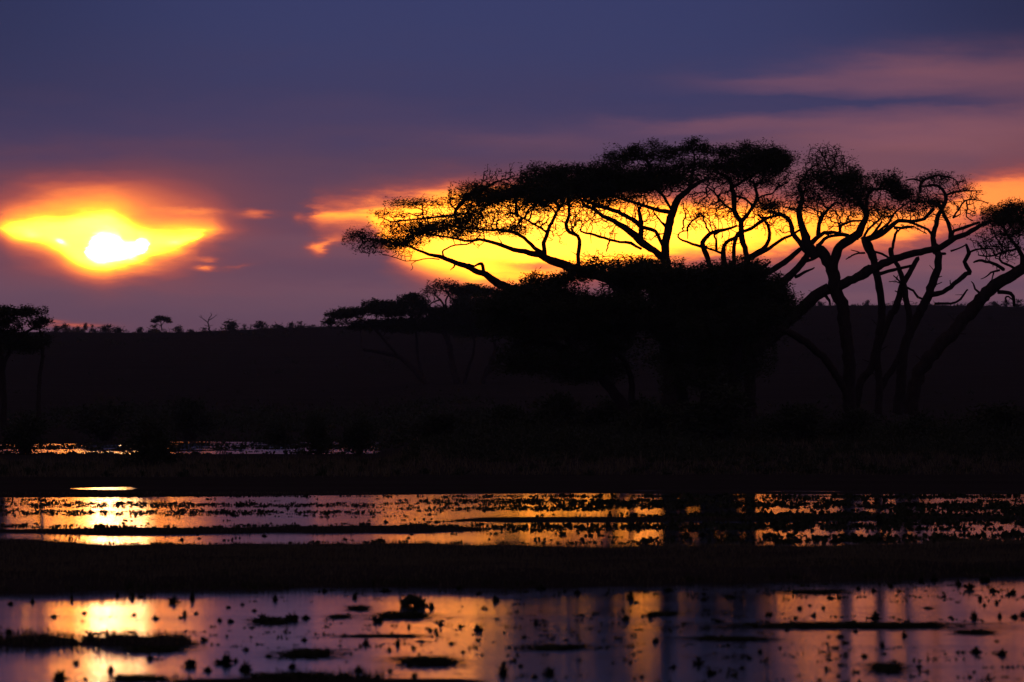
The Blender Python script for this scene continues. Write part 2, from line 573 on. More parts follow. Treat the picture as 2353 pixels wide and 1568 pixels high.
def grass_sheet(name, X, Y, hmin, hmax, width, m=None, lean=.35):
    Z = gz(X, Y)
    k = Z > .005
    X, Y, Z = X[k], Y[k], Z[k]
    n = len(X)
    h = RNG.uniform(hmin, hmax, n) * (.6 + .7 * np.clip(vnoise(X * .8, Y * .4, 91) * .5 + .5, 0, 1))
    a = RNG.uniform(0, np.pi, n)
    P = np.stack([X, Y, Z - .02], -1)
    S = np.stack([np.cos(a), np.sin(a), 0 * a], -1) * (width * RNG.uniform(.6, 1.4, n))[:, None]
    top = P + np.stack([RNG.normal(0, lean, n) * h, RNG.normal(0, lean, n) * h, h + .02], -1)
    V = np.stack([P - S, P + S, top], 1).reshape(-1, 3)
    F = np.arange(n * 3).reshape(-1, 3)
    o = link(name, mesh_np(name, V, F, m or M_GRASS))
    o['kind'] = 'stuff'
    return o


def build_grass():
    U = RNG.uniform
    X = np.concatenate([U(-14, 14, 70000), U(-9, -3, 9000), U(-20, 20, 30000), U(-30, 30, 45000)])
    Y = np.concatenate([U(91, 126, 70000), U(70, 77, 9000), U(126, 196, 30000), U(228, 345, 45000)])
    wid = np.concatenate([np.full(70000, .008), np.full(9000, .006), np.full(30000, .012), np.full(45000, .02)])
    hm = None
    grass_sheet('grass', X[:79000], Y[:79000], .03, .13, .007)
    grass_sheet('grass', X[79000:109000], Y[79000:109000], .03, .11, .012)
    k = (Y > 215) & ((Y < 290) | (CX + X * FPX / Y > 960))
    grass_sheet('grass', X[k], Y[k], .08, .42, .02)
    # taller sedge fringing every shore line
    X = np.concatenate([U(-14, 14, 260000), U(-9, 0, 30000), U(-20, 20, 260000)])
    Y = np.concatenate([U(90, 127, 260000), U(60, 77, 30000), U(128, 200, 260000)])
    Z = gz(X, Y)
    k = (Y < 190) & (np.abs(Z - .02) < .035) & (vnoise(X * 1.3, Y * .5, 95) > -.1)
    X, Y = X[k], Y[k]
    a = RNG.permutation(len(X))[:70000]
    grass_sheet('sedge', X[a], Y[a], .05, .17, .009, M_WEED)


build_grass()


def build_haze():
    m = bpy.data.materials.new('evening_haze')
    m.use_nodes = True
    nt = m.node_tree
    nt.nodes.clear()
    v = nt.nodes.new('ShaderNodeVolumePrincipled')
    v.inputs['Color'].default_value = (.92, .93, .96, 1)
    v.inputs['Density'].default_value = 0.00005
    v.inputs['Anisotropy'].default_value = 0.72
    o = nt.nodes.new('ShaderNodeOutputMaterial')
    nt.links.new(v.outputs[0], o.inputs['Volume'])
    x0, x1, y0, y1, z0, z1 = -4500, 4500, -320, 9300, -3, 30
    V = [(x, y, z) for z in (z0, z1) for y in (y0, y1) for x in (x0, x1)]
    F = [[0, 2, 3, 1], [4, 5, 7, 6], [0, 1, 5, 4], [2, 6, 7, 3], [0, 4, 6, 2], [1, 3, 7, 5]]
    ob = link('haze', mesh_np('haze', np.array(V, float), np.array(F), m))
    ob['kind'] = 'stuff'


build_haze()


# ------------------------------------------------------------------ trees
ZOOM = {'2': (774.2, 297.3, .2647), '3': (1238.8, 297.3, .2647), '4': (1734.3, 297.3, .3042),
        '5': (681.3, 588.4, .3685), '1': (0, 371.6, .3422), 'r': (1486.6, 619.4, .3683), 'd': (0, 0, 1.0)}


def zp(z, x, y):
    a, b, s = ZOOM[z]
    return a + x * s, b + y * s


def world(px, py, d):
    return np.array([(px - CX) / FPX * d, d, H_EYE + (HOR - py) / FPX * d])


def spline(P, R, step):
    """Catmull-Rom through points"""
    P = np.asarray(P, float)
    R = np.asarray(R, float)
    Q = np.vstack([2 * P[0] - P[1], P, 2 * P[-1] - P[-2]])
    op, orr = [], []
    for i in range(len(P) - 1):
        p0, p1, p2, p3 = Q[i:i + 4]
        k = max(2, int(np.linalg.norm(p2 - p1) / step))
        t = (np.arange(k) / k)[:, None]
        op.append(.5 * (2 * p1 + (p2 - p0) * t + (2 * p0 - 5 * p1 + 4 * p2 - p3) * t ** 2 + (3 * p1 - p0 - 3 * p2 + p3) * t ** 3))
        orr.append((R[i] + (R[i + 1] - R[i]) * t[:, 0]))
    op.append(P[-1:])
    orr.append(R[-1:])
    return np.vstack(op), np.concatenate(orr)


def colonize(P, par, att, step, di, dk, iters, rng, wob=.35, lift=.0):
    P = [p for p in P]
    par = list(par)
    kids = [0] * len(P)
    A = att.copy()
    PN = np.array(P)
    best = np.full(len(A), 1e9)
    bi = np.zeros(len(A), int)
    for c in range(0, len(PN), 400):
        dd = np.linalg.norm(A[:, None] - PN[None, c:c + 400], axis=2)
        j = dd.argmin(1)
        dm = dd[np.arange(len(A)), j]
        u = dm < best
        best[u], bi[u] = dm[u], j[u] + c
    kids = np.zeros(200000, int)
    heading = {}
    for it in range(iters):
        alive = best > dk
        A, best, bi = A[alive], best[alive], bi[alive]
        if not len(A):
            break
        act = best < di
        if not act.any():
            break
        ids = bi[act]
        vec = unit(A[act] - PN[ids])
        un, inv = np.unique(ids, return_inverse=True)
        S = np.zeros((len(un), 3))
        np.add.at(S, inv, vec)
        S = unit(S) + rng.normal(0, wob, S.shape)
        S[:, 2] += lift
        ok = kids[un] < 3
        if not ok.any():
            break
        un, S = un[ok], unit(S[ok])
        new = PN[un] + S * step
        kids[un] += 1
        base = len(PN)
        PN = np.vstack([PN, new])
        par.extend(un.tolist())
        for c in range(0, len(new), 300):
            blk = new[c:c + 300]
            dd = np.linalg.norm(A[:, None] - blk[None], axis=2)
            j = dd.argmin(1)
            dm = dd[np.arange(len(A)), j]
            u = dm < best
            best[u], bi[u] = dm[u], j[u] + base + c
    return PN, np.array(par)


def build_tree(name, label, d, limbs, pads, base=None, group=None, leaf_k=1.0, leaf_L=(.09, .2), leaf_W=.036, att_k=44.0,
               step=.2, dk=.24, tip=.019, wob=.32, dep=1.8, seed=0, mat_leaf=None, cat='tree', twig_n=2, lift=.0, trunk_n=1):
    """limbs: (zoom, [(x, y, half-width)...]); pads: (zoom, x, y, rx, ry, leafiness)"""
    rng = np.random.default_rng(100 + seed)
    sc = d / FPX
    LP, LR, nodes, nrad, par = [], [], [], [], []
    scr = []                                                      # where limbs run, to attach the next one
    for li, (z, pts) in enumerate(limbs):
        s = ZOOM[z][2]
        Q = [zp(z, p[0], p[1]) for p in pts]
        r = [p[2] * s * sc for p in pts]
        if li < trunk_n or not scr:
            d0 = d + (0 if li == 0 else rng.uniform(-.5, .5) * dep)
            att_node = -1
        else:
            allp = np.array(scr)
            j = ((allp[:, :2] - np.array(Q[0])) ** 2).sum(1).argmin()
            d0, att_node = allp[j, 2], int(allp[j, 3])
        d1 = d0 + rng.uniform(-1, 1) * dep * (.4 if li < trunk_n else 1)
        n = len(Q)
        W = [world(q[0], q[1], d0 + (d1 - d0) * i / (n - 1)) for i, q in enumerate(Q)]
        W = np.array(W)
        if n > 3:
            W[1:-1] += rng.normal(0, 1, (n - 2, 3)) * (np.array(r)[1:-1, None] * .09 + .012)
        W, R = spline(W, r, .22)
        if len(W) > 4:
            j = rng.normal(0, 1, (len(W), 3)) * (R[:, None] * .07 + .007)
            W[1:-1] += j[1:-1]
        LP.append(W)
        LR.append(R)
        for i in range(len(W)):
            par.append(att_node if i == 0 else len(nodes) - 1)
            nodes.append(W[i])
            nrad.append(R[i])
            dd = W[i][1]
            scr.append((CX + W[i][0] / dd * FPX, HOR - (W[i][2] - H_EYE) / dd * FPX, dd, len(nodes) - 1))
    base_p = LP[0][0].copy()
    base_p[2] = gz(base_p[0], base_p[1]) if base is None else base
    root = empty(name, tuple(base_p), label, cat, group)
    inv = -base_p
    nl = len(nodes)
    # attractors in the leaf pads
    A, lf, ap = [], [], []
    scrA = np.array(scr)
    for (z, x, y, rx, ry, den) in pads:
        cx, cy = zp(z, x, y)
        s = ZOOM[z][2]
        rx, ry = rx * s, ry * s
        near = ((scrA[:, :2] - np.array([cx, cy])) ** 2).sum(1)
        dc = scrA[near.argsort()[:6], 2].mean() + rng.uniform(-.5, .5) * dep
        dr = min(max(rx, ry) * sc * .8, 1.8)
        area = math.pi * rx * ry * sc * sc
        n = max(6, int(area * att_k * (.62 + .38 * min(den, 1.4))))
        rx, ry = rx * 1.06, ry * 1.12
        q = rng.normal(size=(n, 3))
        q = unit(q) * (rng.uniform(0, 1, (n, 1)) ** .42)
        dd = dc + q[:, 1] * dr
        W = np.stack([(cx + q[:, 0] * rx - CX) / FPX * dd, dd, H_EYE + (HOR - cy + q[:, 2] * ry) / FPX * dd], -1)
        A.append(W)
        lf.append(np.full(n, den))
        nL = int(area * 3400 * den ** 1.7 * leaf_k)
        q = np.clip(rng.normal(size=(nL, 3)) * .55, -1.15, 1.15)
        q[:, 2] = np.where(q[:, 2] < 0, q[:, 2] * .85, q[:, 2])
        q[:, 2] += .45 * vnoise(q[:, 0] * 2.2 + x, q[:, 1] * 2 + y, 700 + seed)
        dd = dc + q[:, 1] * dr
        ap.append(np.stack([(cx + q[:, 0] * rx - CX) / FPX * dd, dd, H_EYE + (HOR - cy + q[:, 2] * ry) / FPX * dd], -1))
    A = np.vstack(A)
    leafpts = np.vstack(ap)
    PN, par = colonize(np.array(nodes), par, A, step, 60., dk, 90, rng, wob, lift)
    n = len(PN)
    # branch thickness from what each branch carries
    e = 2.15
    acc = np.zeros(n)
    haschild = np.zeros(n, bool)
    for i in range(n - 1, nl - 1, -1):
        if acc[i] == 0:
            acc[i] = tip ** e
        p = par[i]
        haschild[p] = True
        acc[p] += acc[i]
    rad = acc ** (1 / e)
    nrad = np.array(nrad)
    # limbs and trunk
    parts = [tube(P + inv, R, 10 if R.max() > .1 else 7, .05, rng) for P, R in zip(LP, LR)]
    V, F = join(parts[:trunk_n])
    link('trunk', mesh_np('trunk', V, F, M_BARK, True), root)
    for p in parts[trunk_n:]:
        link('limb', mesh_np('limb', p[0], [p[1], p[2]], M_BARK, True), root)
    # broken stubs and dead spurs along the limbs
    sp0, sp1, sr = [], [], []
    for P, R in zip(LP, LR):
        for i in range(2, len(P) - 1):
            if rng.uniform() < .085:
                dv = unit((P[i + 1] - P[i])[None])[0] * rng.uniform(-.2, .9) + unit(rng.normal(size=(1, 3)))[0] * .8
                dv = dv / np.linalg.norm(dv)
                ln = R[i] + rng.uniform(.12, .5)
                sp0.append(P[i])
                sp1.append(P[i] + dv * ln)
                sr.append(min(R[i] * .4, rng.uniform(.02, .05)))
    # fine branches + end twigs
    i = np.arange(nl, n)
    p = par[nl:]
    r1 = np.minimum(rad[i], .07)
    r0 = np.minimum(np.where(p < nl, r1 * 1.25, rad[p]), np.minimum(r1 * 1.5, .08))
    S = [sticks(PN[p] + inv, PN[i] + inv, r0, r1, 4)]
    if sp0:
        S[0] = join([S[0], sticks(np.array(sp0) + inv, np.array(sp1) + inv, np.array(sr), np.array(sr) * .45, 4)])
        S[0] = (S[0][0], S[0][1][0])
    ends = i[~haschild[i]]
    m0 = np.repeat(ends, twig_n)
    dirs = unit(PN[m0] - PN[par[m0]]) * .5 + unit(rng.normal(size=(len(m0), 3))) * .8
    dirs[:, 2] += .12
    dirs = unit(dirs)
    tl = rng.uniform(.15, .48, len(m0))[:, None]
    S.append(sticks(PN[m0] + inv, PN[m0] + dirs * tl + inv, np.full(len(m0), tip * .85), np.full(len(m0), tip * .4), 3))
    V, F = join(S[:1])
    V2, F2 = S[1]
    link('branches', mesh_np('branches', np.vstack([V, V2]), [F[0], F2 + len(V)], M_BARK), root)['kind'] = 'stuff'
    # leaf sprays: on the end twigs and filled through the pads
    t = rng.uniform(.1, 1.0, (len(m0), 3))
    C1 = (PN[m0][:, None] + dirs[:, None] * (tl[:, None] * t[..., None])).reshape(-1, 3)
    D1 = unit(np.repeat(dirs, 3, 0) * .6 + rng.normal(size=(len(C1), 3)) * .6)
    k = rng.uniform(size=len(C1)) < .75
    C1, D1 = C1[k], D1[k]
    # gather pad leaves in clumps: thin out by a 3-D clump noise
    cl = vnoise(leafpts[:, 0] * 2.1 + leafpts[:, 1] * 1.3, leafpts[:, 2] * 2.6 + leafpts[:, 1] * .9, 300 + seed)
    k = rng.uniform(size=len(leafpts)) < np.clip(.62 + .85 * cl, .03, 1)
    C2 = leafpts[k]
    D2 = rng.normal(size=(len(C2), 3))
    D2[:, 2] = np.abs(D2[:, 2]) * .35
    D2 = unit(D2)
    C, Dd = np.vstack([C1, C2]), np.vstack([D1, D2])
    L = rng.uniform(leaf_L[0], leaf_L[1], len(C))
    V, F = leaf_quads(C + inv, Dd, L, leaf_W * rng.uniform(.6, 1.4, len(C)), rng)
    link('crown', mesh_np('crown', V, F, mat_leaf or M_LEAF), root)
    return root


# the great spreading acacia whose limbs sweep out to the left
build_tree('acacia_tree', 'great spreading acacia, widest crown, its long bare limbs sweeping out over the shore', 300, [
    ('3', [(1180, 2850, 95), (1160, 2500, 80), (1150, 2100, 70), (1130, 1700, 64), (1120, 1300, 56), (1100, 1150, 45), (1095, 1050, 37), (1108, 950, 35), (1120, 870, 36), (1140, 770, 36),
           (1160, 690, 34), (1220, 600, 30), (1290, 530, 24), (1380, 465, 18), (1480, 420, 13)]),
    ('3', [(1120, 1420, 50), (900, 1330, 48), (640, 1290, 48), (420, 1250, 46), (240, 1180, 42), (100, 1140, 36), (0, 1095, 28), (-120, 1060, 24), (-220, 1035, 20), (-320, 1005, 17), (-420, 980, 15),
           (-520, 958, 13), (-620, 965, 11), (-720, 950, 9), (-870, 925, 8), (-1020, 900, 6)]),
    ('2', [(2700, 1560, 55), (2300, 1500, 52), (1900, 1465, 48), (1560, 1400, 40), (1370, 1330, 36), (1290, 1270, 30), (1190, 1225, 25), (1110, 1190, 24), (1040, 1155, 22), (960, 1130, 20),
           (880, 1110, 18), (800, 1085, 14), (700, 1050, 11), (600, 1010, 10), (480, 980, 9), (350, 960, 7), (200, 935, 5)]),
    ('2', [(1275, 1262, 17), (1268, 1190, 16), (1250, 1165, 13), (1200, 1185, 9), (1150, 1175, 9), (1105, 1187, 7)]),
    ('2', [(1030, 1165, 9), (1010, 1195, 7), (985, 1222, 3)]),
    ('2', [(930, 1112, 9), (917, 1060, 8), (950, 1032, 7), (1030, 1002, 7), (1120, 1000, 6), (1200, 965, 6)]),
    ('2', [(890, 1130, 6), (800, 1120, 5), (700, 1137, 5), (600, 1140, 4), (520, 1120, 4), (430, 1092, 3)]),
    ('2', [(700, 1137, 4), (650, 1170, 3), (660, 1195, 3), (640, 1225, 2)]),
    ('2', [(1800, 1080, 20), (1720, 1025, 17), (1620, 950, 15), (1540, 902, 13), (1400, 880, 11), (1250, 872, 9), (1100, 850, 9), (950, 848, 8), (800, 880, 6)]),
    ('2', [(1805, 1100, 20), (1800, 980, 18), (1830, 880, 17), (1870, 800, 15), (1900, 720, 13), (1960, 650, 10)]),
    ('2', [(1830, 900, 11), (1760, 850, 9), (1660, 800, 8), (1560, 740, 7)]),
    ('2', [(1020, 745, 11), (860, 762, 9), (740, 772, 8), (600, 790, 7), (460, 800, 5)]),
    ('2', [(750, 772, 7), (744, 720, 6), (740, 655, 5)]),
    ('2', [(1100, 855, 10), (1020, 745, 14), (1060, 660, 18), (1150, 560, 18), (1300, 505, 14)]),
    ('3', [(1140, 720, 22), (1040, 702, 18), (950, 680, 16), (850, 640, 14), (700, 600, 10)]),
    ('3', [(1180, 665, 13), (1215, 600, 10), (1245, 545, 6)]),
    ('3', [(1080, 1120, 32), (1000, 1052, 30), (900, 990, 36), (830, 930, 34), (740, 862, 28), (650, 800, 22), (560, 752, 18), (480, 700, 16), (380, 650, 12)]),
    ('3', [(880, 960, 26), (888, 880, 22), (880, 830, 20), (880, 760, 18), (870, 700, 14), (910, 640, 10)]),
    ('3', [(880, 840, 22), (780, 772, 19), (690, 722, 19), (600, 690, 18), (500, 660, 15), (400, 610, 11)]),
    ('3', [(895, 850, 18), (1000, 885, 17), (1050, 960, 15), (1085, 1060, 14)]),
    ('3', [(890, 1040, 11), (800, 992, 15), (700, 975, 12), (600, 960, 12), (480, 920, 12), (360, 885, 9)]),
    ('3', [(612, 965, 8), (598, 1010, 7), (585, 1060, 5)]),
    ('3', [(340, 1200, 19), (342, 1090, 18), (345, 1000, 18), (335, 930, 16), (260, 890, 17), (238, 820, 17), (260, 740, 14), (262, 640, 13), (250, 560, 10)]),
    ('3', [(340, 925, 10), (280, 870, 8), (320, 830, 6)]),
    ('3', [(1125, 880, 12), (1060, 800, 9), (1010, 740, 7)]),
    ('3', [(960, 500, 14), (965, 420, 14), (950, 330, 14), (930, 250, 10)]),
    ('3', [(1150, 700, 12), (1060, 560, 14), (960, 500, 14), (800, 450, 11)]),
    ('3', [(1300, 525, 13), (1330, 400, 12), (1350, 280, 9), (1345, 190, 6)]),
], [
    ('2', 360, 965, 250, 55, .92), ('2', 165, 935, 85, 62, .34), ('2', 240, 905, 120, 40, .36), ('2', 560, 985, 190, 45, .95), ('2', 300, 1040, 150, 40, .45),
    ('2', 780, 880, 250, 50, .95), ('2', 930, 835, 220, 45, .9), ('2', 600, 905, 160, 60, .42), ('2', 500, 830, 190, 40, .36),
    ('2', 640, 640, 190, 40, .6), ('2', 860, 655, 140, 45, .42), ('2', 420, 725, 120, 32, .42), ('2', 950, 620, 100, 40, .3), ('2', 680, 750, 240, 22, .34),
    ('2', 1120, 790, 180, 50, .85), ('2', 1350, 880, 230, 45, 1.0), ('2', 1520, 850, 140, 45, .9), ('2', 1230, 720, 220, 65, .75), ('2', 1050, 900, 170, 60, .5),
    ('2', 1310, 600, 270, 90, 1.25), ('2', 1620, 570, 340, 90, 1.3), ('2', 1880, 540, 200, 130, 1.3), ('2', 1200, 500, 100, 40, .7), ('2', 1090, 575, 70, 55, .5),
    ('2', 1310, 400, 110, 55, .14), ('2', 1480, 390, 110, 50, .16), ('2', 1620, 440, 130, 50, .5), ('2', 1760, 390, 140, 70, .6), ('2', 1900, 350, 90, 50, .4), ('2', 1400, 465, 120, 25, .25),
    ('2', 1450, 745, 260, 55, .42), ('2', 1700, 700, 200, 55, .4), ('2', 560, 1065, 120, 32, .28), ('2', 1200, 1000, 60, 40, .12),
    ('3', 200, 500, 290, 120, 1.3), ('3', 480, 500, 280, 125, 1.3), ('3', 150, 380, 180, 50, .6), ('3', 340, 350, 140, 55, .85), ('3', 540, 360, 110, 45, .7),
    ('3', 700, 240, 105, 65, 1.1), ('3', 840, 215, 120, 60, 1.0), ('3', 980, 145, 95, 42, .6), ('3', 760, 440, 240, 85, 1.25), ('3', 1000, 430, 270, 85, 1.1),
    ('3', 1100, 235, 150, 60, .9), ('3', 1220, 190, 120, 45, .9), ('3', 1345, 145, 100, 50, 1.1), ('3', 1450, 190, 90, 45, .85), ('3', 1250, 340, 220, 45, .75),
    ('3', 860, 350, 170, 30, .4), ('3', 1000, 510, 200, 38, .7), ('3', 1260, 450, 170, 45, .7), ('3', 700, 560, 180, 45, .3), ('3', 400, 700, 150, 70, .3),
    ('3', 1000, 320, 120, 40, .3), ('3', 560, 640, 140, 40, .35), ('3', 500, 780, 110, 40, .32), ('3', 780, 825, 80, 35, .2), ('3', 1000, 760, 70, 45, .14), ('3', 850, 590, 120, 40, .4),
    ('3', 650, 770, 380, 80, .12), ('3', 960, 640, 230, 100, .14), ('2', 1500, 800, 340, 90, .16), ('2', 1850, 850, 150, 140, .1), ('2', 800, 760, 300, 60, .22), ('3', 330, 740, 200, 110, .12),
    ('3', 560, 900, 200, 30, .06), ('3', 960, 900, 110, 90, .05), ('3', 900, 540, 260, 60, .4), ('3', 1180, 420, 220, 70, .5), ('2', 1000, 930, 220, 40, .4), ('3', 620, 300, 140, 60, .6),
    ('3', 1350, 280, 140, 40, .5), ('3', 120, 700, 120, 50, .25), ('3', 650, 850, 120, 22, .25),
], leaf_k=1.3, seed=1)

# many-stemmed acacia right of the great one
build_tree('acacia_tree', 'many-stemmed acacia with curving forked stems, just right of the great spreading acacia', 304, [
    ('3', [(1800, 2800, 60), (1820, 2300, 52), (1830, 1800, 46), (1820, 1400, 36), (1795, 1120, 25), (1780, 1000, 25), (1760, 900, 26), (1745, 800, 24), (1700, 720, 22), (1690, 620, 24),
           (1680, 520, 22), (1640, 440, 18), (1560, 380, 13)]),
    ('3', [(1640, 1700, 30), (1560, 1400, 25), (1480, 1170, 23), (1450, 1090, 24), (1420, 1015, 24), (1430, 955, 20), (1480, 910, 18), (1560, 880, 15), (1640, 862, 13), (1720, 838, 9)]),
    ('3', [(1680, 1800, 30), (1640, 1450, 26), (1602, 1150, 24), (1600, 1060, 22), (1610, 1012, 18), (1660, 970, 16), (1720, 930, 15), (1758, 872, 14)]),
    ('3', [(1720, 1900, 26), (1700, 1450, 20), (1690, 1120, 18), (1695, 1000, 18), (1725, 900, 16)]),
    ('3', [(1690, 500, 14), (1760, 450, 13), (1840, 410, 11), (1930, 360, 8)]),
    ('3', [(1750, 815, 18), (1830, 705, 16), (1880, 622, 16), (1890, 560, 14), (1870, 480, 12), (1830, 440, 9)]),
    ('3', [(1885, 600, 8), (1950, 575, 8), (2030, 555, 6)]),
    ('3', [(1820, 1110, 24), (1900, 1062, 18), (1975, 1002, 18), (2002, 905, 16), (1985, 830, 14), (1900, 740, 10)]),
    ('3', [(1830, 1120, 22), (1900, 1085, 20), (2000, 1030, 16), (2100, 968, 14), (2220, 900, 11), (2290, 850, 9)]),
    ('3', [(1412, 1022, 14), (1330, 995, 12), (1250, 970, 10), (1205, 940, 8), (1220, 900, 6), (1288, 880, 6), (1290, 950, 4)]),
    ('3', [(1540, 1060, 12), (1540, 960, 10), (1520, 920, 9), (1600, 880, 6)]),
    ('3', [(1600, 1080, 12), (1520, 1050, 10), (1440, 1020, 10)]),
    ('3', [(1700, 580, 12), (1780, 600, 11), (1840, 650, 10)]),
    ('3', [(1690, 700, 11), (1600, 640, 9), (1520, 540, 8), (1460, 500, 6)]),
    ('3', [(1760, 890, 14), (1840, 860, 16), (1930, 800, 16), (2010, 760, 13), (2130, 740, 9)]),
    ('3', [(1890, 1150, 18), (1870, 1200, 14), (1950, 1190, 12), (2010, 1150, 8)]),
], [
    ('3', 1500, 330, 170, 60, .8), ('3', 1640, 195, 115, 50, 1.0), ('3', 1780, 165, 85, 45, 1.0), ('3', 1700, 300, 150, 70, .75), ('3', 1850, 330, 190, 85, .9),
    ('3', 1970, 160, 110, 55, .16), ('3', 1960, 245, 170, 50, 1.1), ('3', 2010, 290, 130, 85, 1.0), ('4', 80, 205, 120, 55, 1.15), ('4', 205, 235, 105, 55, .9), ('4', 80, 135, 85, 45, .2),
    ('4', 90, 300, 140, 65, .6), ('4', 170, 400, 150, 55, .4), ('3', 1380, 650, 170, 80, .22), ('3', 1470, 760, 200, 45, .25), ('3', 1360, 570, 100, 55, .2), ('3', 1340, 760, 120, 40, .2),
    ('3', 1760, 385, 100, 45, .3), ('3', 1960, 450, 110, 55, .3), ('3', 1950, 640, 110, 60, .3), ('3', 2020, 660, 90, 40, .7), ('4', 60, 590, 60, 45, .55), ('3', 1560, 470, 90, 50, .15),
    ('3', 1580, 720, 220, 130, .1), ('3', 1780, 560, 150, 110, .16), ('3', 1900, 780, 170, 110, .14), ('3', 1600, 560, 160, 90, .18), ('3', 1500, 430, 160, 60, .4), ('3', 1700, 440, 200, 60, .4),
    ('3', 1880, 480, 150, 60, .4), ('3', 1640, 1000, 140, 80, .04), ('3', 1580, 690, 90, 70, .12), ('3', 1500, 860, 90, 30, .12), ('3', 1340, 840, 70, 30, .2), ('4', 230, 330, 60, 50, .3),
], leaf_k=1.6, seed=2, trunk_n=4)

# acacia with the rounded airy crown, and its long diagonal limb
build_tree('acacia_tree', 'acacia with rounded airy crown and a thick limb slanting up to the right', 296, [
    ('r', [(1275, 900, 46), (1262, 750, 42), (1255, 600, 40), (1250, 450, 40), (1235, 300, 40), (1215, 215, 40), (1185, 150, 40), (1165, 60, 40), (1150, 0, 38), (1110, -80, 36), (1075, -130, 35)]),
    ('4', [(470, 970, 46), (400, 880, 40), (380, 780, 30), (350, 700, 26), (345, 620, 22), (360, 520, 18), (335, 420, 12)]),
    ('4', [(585, 1090, 42), (598, 970, 38), (640, 890, 36), (720, 840, 34), (795, 800, 32), (810, 720, 27), (840, 650, 23), (800, 560, 21), (740, 480, 18), (640, 420, 12)]),
    ('4', [(590, 1230, 44), (650, 1175, 38), (760, 1130, 34), (880, 1070, 35), (1000, 1002, 30), (1130, 960, 27), (1260, 920, 26), (1400, 888, 24), (1480, 840, 22), (1600, 790, 19), (1680, 740, 17), (1770, 700, 13)]),
    ('4', [(740, 1125, 15), (800, 1075, 13), (865, 1030, 10)]),
    ('4', [(840, 835, 24), (950, 790, 22), (1020, 742, 19), (1090, 692, 16), (1180, 690, 13), (1280, 670, 13), (1350, 600, 15)]),
    ('4', [(400, 930, 24), (330, 850, 20), (290, 780, 20), (270, 700, 18), (200, 650, 15), (100, 620, 10)]),
    ('4', [(420, 870, 22), (500, 795, 16), (600, 780, 14), (710, 800, 11)]),
    ('4', [(480, 800, 18), (490, 705, 16), (520, 640, 12), (600, 560, 9)]),
    ('4', [(640, 790, 12), (652, 730, 12), (720, 702, 10), (800, 690, 8)]),
    ('4', [(850, 640, 13), (848, 560, 13), (855, 500, 12), (905, 460, 11), (1000, 450, 9)]),
    ('4', [(560, 1200, 46), (480, 1255, 44), (380, 1330, 46), (250, 1450, 50), (80, 1590, 54), (-60, 1720, 60), (-120, 1820, 66)]),
    ('r', [(1240, 760, 26), (1180, 660, 24), (1090, 540, 24), (990, 450, 24), (900, 400, 22), (830, 370, 18)]),
    ('4', [(210, 1160, 32), (300, 1080, 28), (370, 990, 26), (405, 930, 24)]),
    ('4', [(310, 1115, 14), (380, 1080, 11), (450, 1046, 5)]),
    ('4', [(380, 1000, 12), (430, 985, 11), (480, 960, 10)]),
    ('4', [(40, 1110, 24), (140, 1050, 24), (240, 985, 21), (345, 905, 17)]),
    ('4', [(870, 830, 14), (930, 750, 11), (960, 700, 8)]),
    ('4', [(880, 800, 10), (1000, 720, 10), (1050, 640, 8), (1150, 560, 6)]),
    ('4', [(480, 880, 16), (560, 820, 12), (690, 805, 10), (780, 830, 10)]),
    ('4', [(520, 1240, 16), (560, 1290, 10), (570, 1330, 6)]),
    ('4', [(1050, 745, 11), (1130, 745, 9), (1190, 740, 8)]),
], [
    ('4', 520, 190, 130, 62, .20), ('4', 600, 260, 140, 80, .36), ('4', 450, 260, 80, 80, .28), ('4', 510, 370, 150, 70, .75), ('4', 650, 370, 130, 60, .8), ('4', 400, 450, 100, 65, .55),
    ('4', 710, 415, 110, 60, .95), ('4', 640, 480, 120, 42, .5), ('4', 370, 370, 60, 40, .4), ('4', 430, 520, 100, 40, .5), ('4', 560, 450, 140, 50, .5), ('4', 750, 330, 60, 50, .4),
    ('4', 860, 365, 80, 35, .42), ('4', 1030, 400, 90, 60, 1.05), ('4', 1090, 460, 80, 50, 1.05), ('4', 940, 370, 70, 32, .5), ('4', 1120, 520, 90, 45, .75), ('4', 1050, 345, 60, 24, .5),
    ('4', 960, 520, 80, 60, .12), ('4', 570, 640, 130, 60, .16), ('4', 700, 600, 110, 60, .25), ('4', 980, 620, 110, 30, .4), ('4', 1180, 620, 100, 40, .3), ('4', 300, 500, 80, 50, .35), ('4', 820, 460, 60, 60, .6),
    ('4', 450, 570, 180, 90, .3), ('4', 620, 690, 190, 80, .12), ('4', 900, 620, 150, 100, .2), ('4', 250, 600, 150, 100, .25), ('4', 800, 560, 130, 90, .4), ('4', 560, 320, 150, 110, .3),
    ('4', 700, 520, 140, 60, .45), ('4', 180, 720, 110, 70, .08), ('4', 1080, 620, 160, 60, .25), ('4', 880, 440, 110, 60, .3), ('4', 1230, 540, 90, 35, .5), ('4', 1000, 660, 100, 30, .3), ('4', 540, 100 + 40, 70, 20, .25), ('4', 1700, 720, 60, 30, .3),
], leaf_k=1.6, seed=3)

